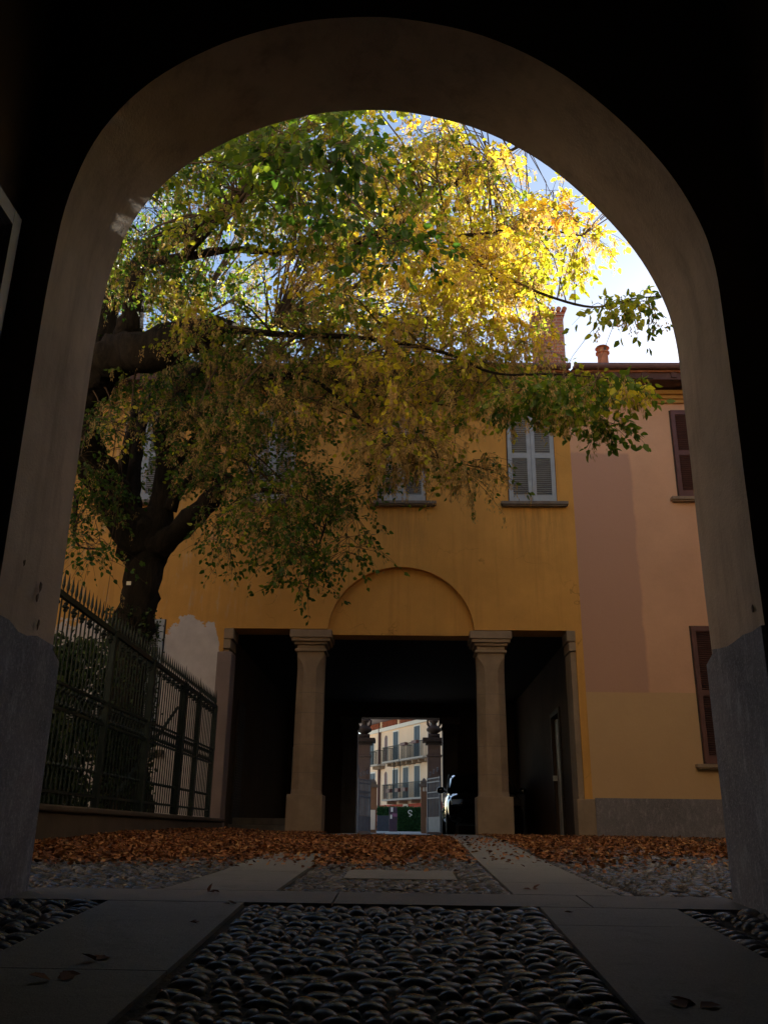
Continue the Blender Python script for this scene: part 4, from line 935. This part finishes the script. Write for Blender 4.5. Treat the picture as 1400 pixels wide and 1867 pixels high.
b = MB(); fbox(b, SL-1.2, 42.5, -9, 1.3, ztl-.08, ztl+.08); fbox(b, SL-.4, 42, -7.5, .6, ztl+.085, ztl+.7); fbox(b, SL+.5, 42, -6.5, -1, ztl+.705, ztl+1.6); b.build('roof', simple('grey_eave', (.22, .19, .19), .7, .3, bump=0), fb)
def far_window(x0, x1, y0, y1, arched=False, closed=True):
    s0, zt_ = fp(x0, y0); s1, _ = fp(x1, y0); _, zb = fp((x0+x1)/2, y1); zt_ = fp((x0+x1)/2, y0)[1]
    b = MB(); e = .12
    if not arched:
        fbox(b, s0-e, s1+e, .001, .03, zb-.02, zt_+e); fr = b.build('window', M['white'], fb)
        m_ = (s0+s1)/2
        for a, c in ((s0, m_-.01), (m_+.01, s1)):
            b = MB(); fbox(b, a, c, .032, .075, zb, zt_); fbox(b, a+.06, c-.06, .076, .088, zb+.1, zb+(zt_-zb)*.45); fbox(b, a+.06, c-.06, .076, .088, zb+(zt_-zb)*.5, zt_-.1)
            b.build('shutter', M['teal'], fr)
    else:
        m_ = (s0+s1)/2; r = (s1-s0)/2
        def shp(k, n1, mat, par):
            b = MB(); rr = r*k; pts = [(m_-rr, zb), (m_+rr, zb)] + [(m_+rr*math.cos(a), zt_-rr+rr*math.sin(a)) for a in [math.pi*i/10 for i in range(11)]]
            vs = [];  L = len(pts)
            for nn in (.001, n1):
                for (s_, z_) in pts: c = P0+EX*s_+NF*nn; vs.append((c[0], c[1], z_))
            b.add(vs, [tuple(range(L)), tuple(range(L, 2*L))[::-1]] + [(i, (i+1) % L, L+(i+1) % L, L+i) for i in range(L)]); return b.build('window' if par is fb else 'pane', mat, par)
        w0_ = shp(1.25, .02, M['white'], fb); shp(.92, .035, M['brown'], w0_)
for q in ((537, 585, 270, 580), (768, 822, 207, 545), (530, 583, 690, 1010), (645, 697, 667, 1005), (770, 822, 648, 1005), (280, 318, 385, 645), (955, 1010, 150, 500), (955, 1010, 620, 990), (265, 330, 735, 900)): far_window(*q)
for q in ((437, 468, 310, 595), (433, 465, 712, 1010), (915, 950, 165, 480), (160, 190, 420, 680)): far_window(*q, arched=True)
def balcony(x0, x1, ysl, yrail, yx, depth=1.0):
    # position by the outer slab edge
    s0, z = fp(x0, ysl, depth); s1, _ = fp(x1, yx, depth); _, z2 = fp(x1, yx, depth); z = (z+z2)/2; _, zr = fp(x0, yrail, depth)
    b = MB(); fbox(b, s0, s1, .002, depth, z, z+.12); o = b.build('balcony', M['white'] if 0 else plaster('balcony_stone', (.42, .37, .31), .1, 2), fb)
    b = MB(); q = s0+.3
    while q < s1-.2: fbox(b, q, q+.16, .002, depth*.7, z-.22, z-.002); q += (s1-s0-.6)/3
    each(b, 'bracket', M['stone'], o)
    b = MB(); zr = z+1.12
    q = s0+.03
    while q < s1: fbox(b, q, q+.02, depth-.05, depth-.03, z+.12, zr); q += .115
    for qq in (s0+.02, s1-.04):
        t = .1
        while t < depth: fbox(b, qq, qq+.02, t, t+.02, z+.12, zr); t += .12
        fbox(b, qq, qq+.025, .05, depth-.02, zr, zr+.035)
    fbox(b, s0, s1, depth-.06, depth-.02, zr, zr+.04)
    b.build('railing', M['iron'], o); return s0, s1, z, o
balcony(400, 590, 618, 462, 598); s0, s1, z, ob = balcony(603, 852, 590, 420, 552)
b = MB(); 
for f_ in (.12, .62): fbox(b, s0+(s1-s0)*f_, s0+(s1-s0)*f_+.8, .96, 1.2, z+1.0, z+1.2)
b.build('flower_box', M['brown'], ob)
s0, s1, z, ob = balcony(397, 835, 1040, 885, 1010)
b = MB()
for f_ in (.2, .42, .6): fbox(b, s0+(s1-s0)*f_, s0+(s1-s0)*f_+.55, .96, 1.2, z+.55, z+.8)
b.build('flower_box', M['brown'], ob)
balcony(255, 350, 655, 500, 648, .7)
s0, z0 = fp(380, 1090); s1, z1 = fp(380, 232); b = MB(); c = P0+EX*s0+NF*.12; b.tube([(c[0], c[1], 0), (c[0], c[1], z1)], .10, 8); b.build('downpipe', simple('rust_brown_pipe', (.09, .03, .025), .5, .4, bump=0), fb)
for xx in (530, 600): s0, z0 = fp(xx, 800, 1.0); c = P0+EX*s0+NF*.95; b = MB(); b.tube([(c[0], c[1], fp(600, 1000, 1)[1]), (c[0], c[1], fp(xx, 600, 1)[1])], .03, 5); b.build('balcony_rod', M['iron'], fb)
s0, z0 = fp(560, 1110); s1, z1 = fp(845, 1050); b = MB(); fbox(b, -2, 24, .001, .05, 0, fp(700, 1052)[1]-.1); b.build('ground_floor_band', M['red_render'], fb)
b = MB(); s0, z0 = fp(648, 1110); s1, z1 = fp(700, 1070); fbox(b, s0, s1, .052, .09, z0-.3, z1); o = b.build('ground_window', M['white'], fb); b = MB(); fbox(b, s0+.12, s1-.12, .092, .1, z0-.3, z1-.12); b.build('pane', M['dark'], o)

nb = empty('sun_block_house', tuple(P0+EX*30)); tag(nb, 'unseen taller cream house added to block the sun from gateway and passage', 'building')  # unseen blocks, added to keep direct sun out of the passage
b = MB(); fbox(b, 42.6, 56, -9, 0, -.5, 15.5); fbox(b, 14, 42.5, -22, -9.2, -.5, 22); b.build('wall', M['cream'], nb); b = MB(); fbox(b, 42.5, 56.3, -9.3, .5, 15.51, 15.8); fbox(b, 13.7, 42.5, -22.3, -8.9, 22.01, 22.3); b.build('roof', M['tile'], nb)

# hedge and boards in front of it
def hedge(px0, px1, pyt, Y, lab, dp=.9):
    a, c = at(px0, 1512, Y), at(px1, 1512, Y); zt_ = at((px0+px1)/2, pyt, Y)[2]; z0 = g(Y); root = empty('hedge', ((a[0]+c[0])/2, Y, z0)); tag(root, lab, 'hedge', 'clipped hedges across the street')
    b = MB(); b.box(a[0]+.05, c[0]-.05, Y+.08, Y+dp-.08, z0, zt_-.08); b.build('core', M['hedge'], root)
    n = 9000; P = A_([(random.uniform(a[0], c[0]), Y+random.gauss(.03, .04), random.uniform(z0, zt_)) if random.random() < .7 else (random.uniform(a[0], c[0]), random.uniform(Y, Y+dp), zt_+random.gauss(0, .04)-.03) for _ in range(n)])
    leafmesh('foliage', P, rng.normal(size=(n, 3)), rng.uniform(.06, .11, n), rng.random(n), M['hedge'], root)
hedge(724, 768, 1474, 48, 'clipped green hedge right of the dark notice board')
hedge(688, 722, 1473, 52, 'darker hedge left of the dark notice board', 1.2)
q0, q1 = at(709, 1515, 44), at(724, 1515, 44); zt_ = at(716, 1472, 44)[2]
root = empty('notice_board', ((q0[0]+q1[0])/2, 44, .1)); tag(root, 'dark purple notice board with small pale papers in front of the hedge', 'notice board')
b = MB(); b.box(q0[0], q1[0], 44, 44.12, .05, zt_); b.build('panel', simple('dark_purple_board', (.055, .028, .045), .5, .4, bump=0), root, bevel=.02)
for (x, y, w_, h_) in ((714.5, 1476, .05, .10), (713, 1489, .04, .09), (719.5, 1486, .12, .07)):
    p = at(x, y, 43.99); b = MB(); b.box(p[0]-w_, p[0]+w_, 43.985, 43.998, p[2]-h_, p[2]+h_); b.build('paper', M['white'] if w_ < .1 else simple('mauve_paper', (.25, .10, .16), .7, .2, bump=0), root)
p = at(747.5, 1483, 47.7); b = MB(); b.tube([p+A_([.09*math.cos(t), 0, .08*math.sin(t)+.07]) for t in [i*.5 for i in range(9)]], .022, 5); b.tube([p+A_([-.08, 0, .02]), p+A_([.10, 0, -.08]), p+A_([-.04, 0, -.15])], .028, 5)
tag(b.build('wall_emblem', M['white']), 'small white curled emblem fixed on the green hedge', 'emblem')
q0, q1 = at(687, 1515, 50), at(709, 1515, 50); b = MB(); b.box(q0[0], q1[0], 50, 50.2, .0, at(700, 1487, 50)[2])
tag(b.build('garden_wall', simple('dark_grey_render', (.06, .06, .07), .8, .2, bump=0), bevel=.02), 'dark grey garden wall below the left hedge', 'wall')
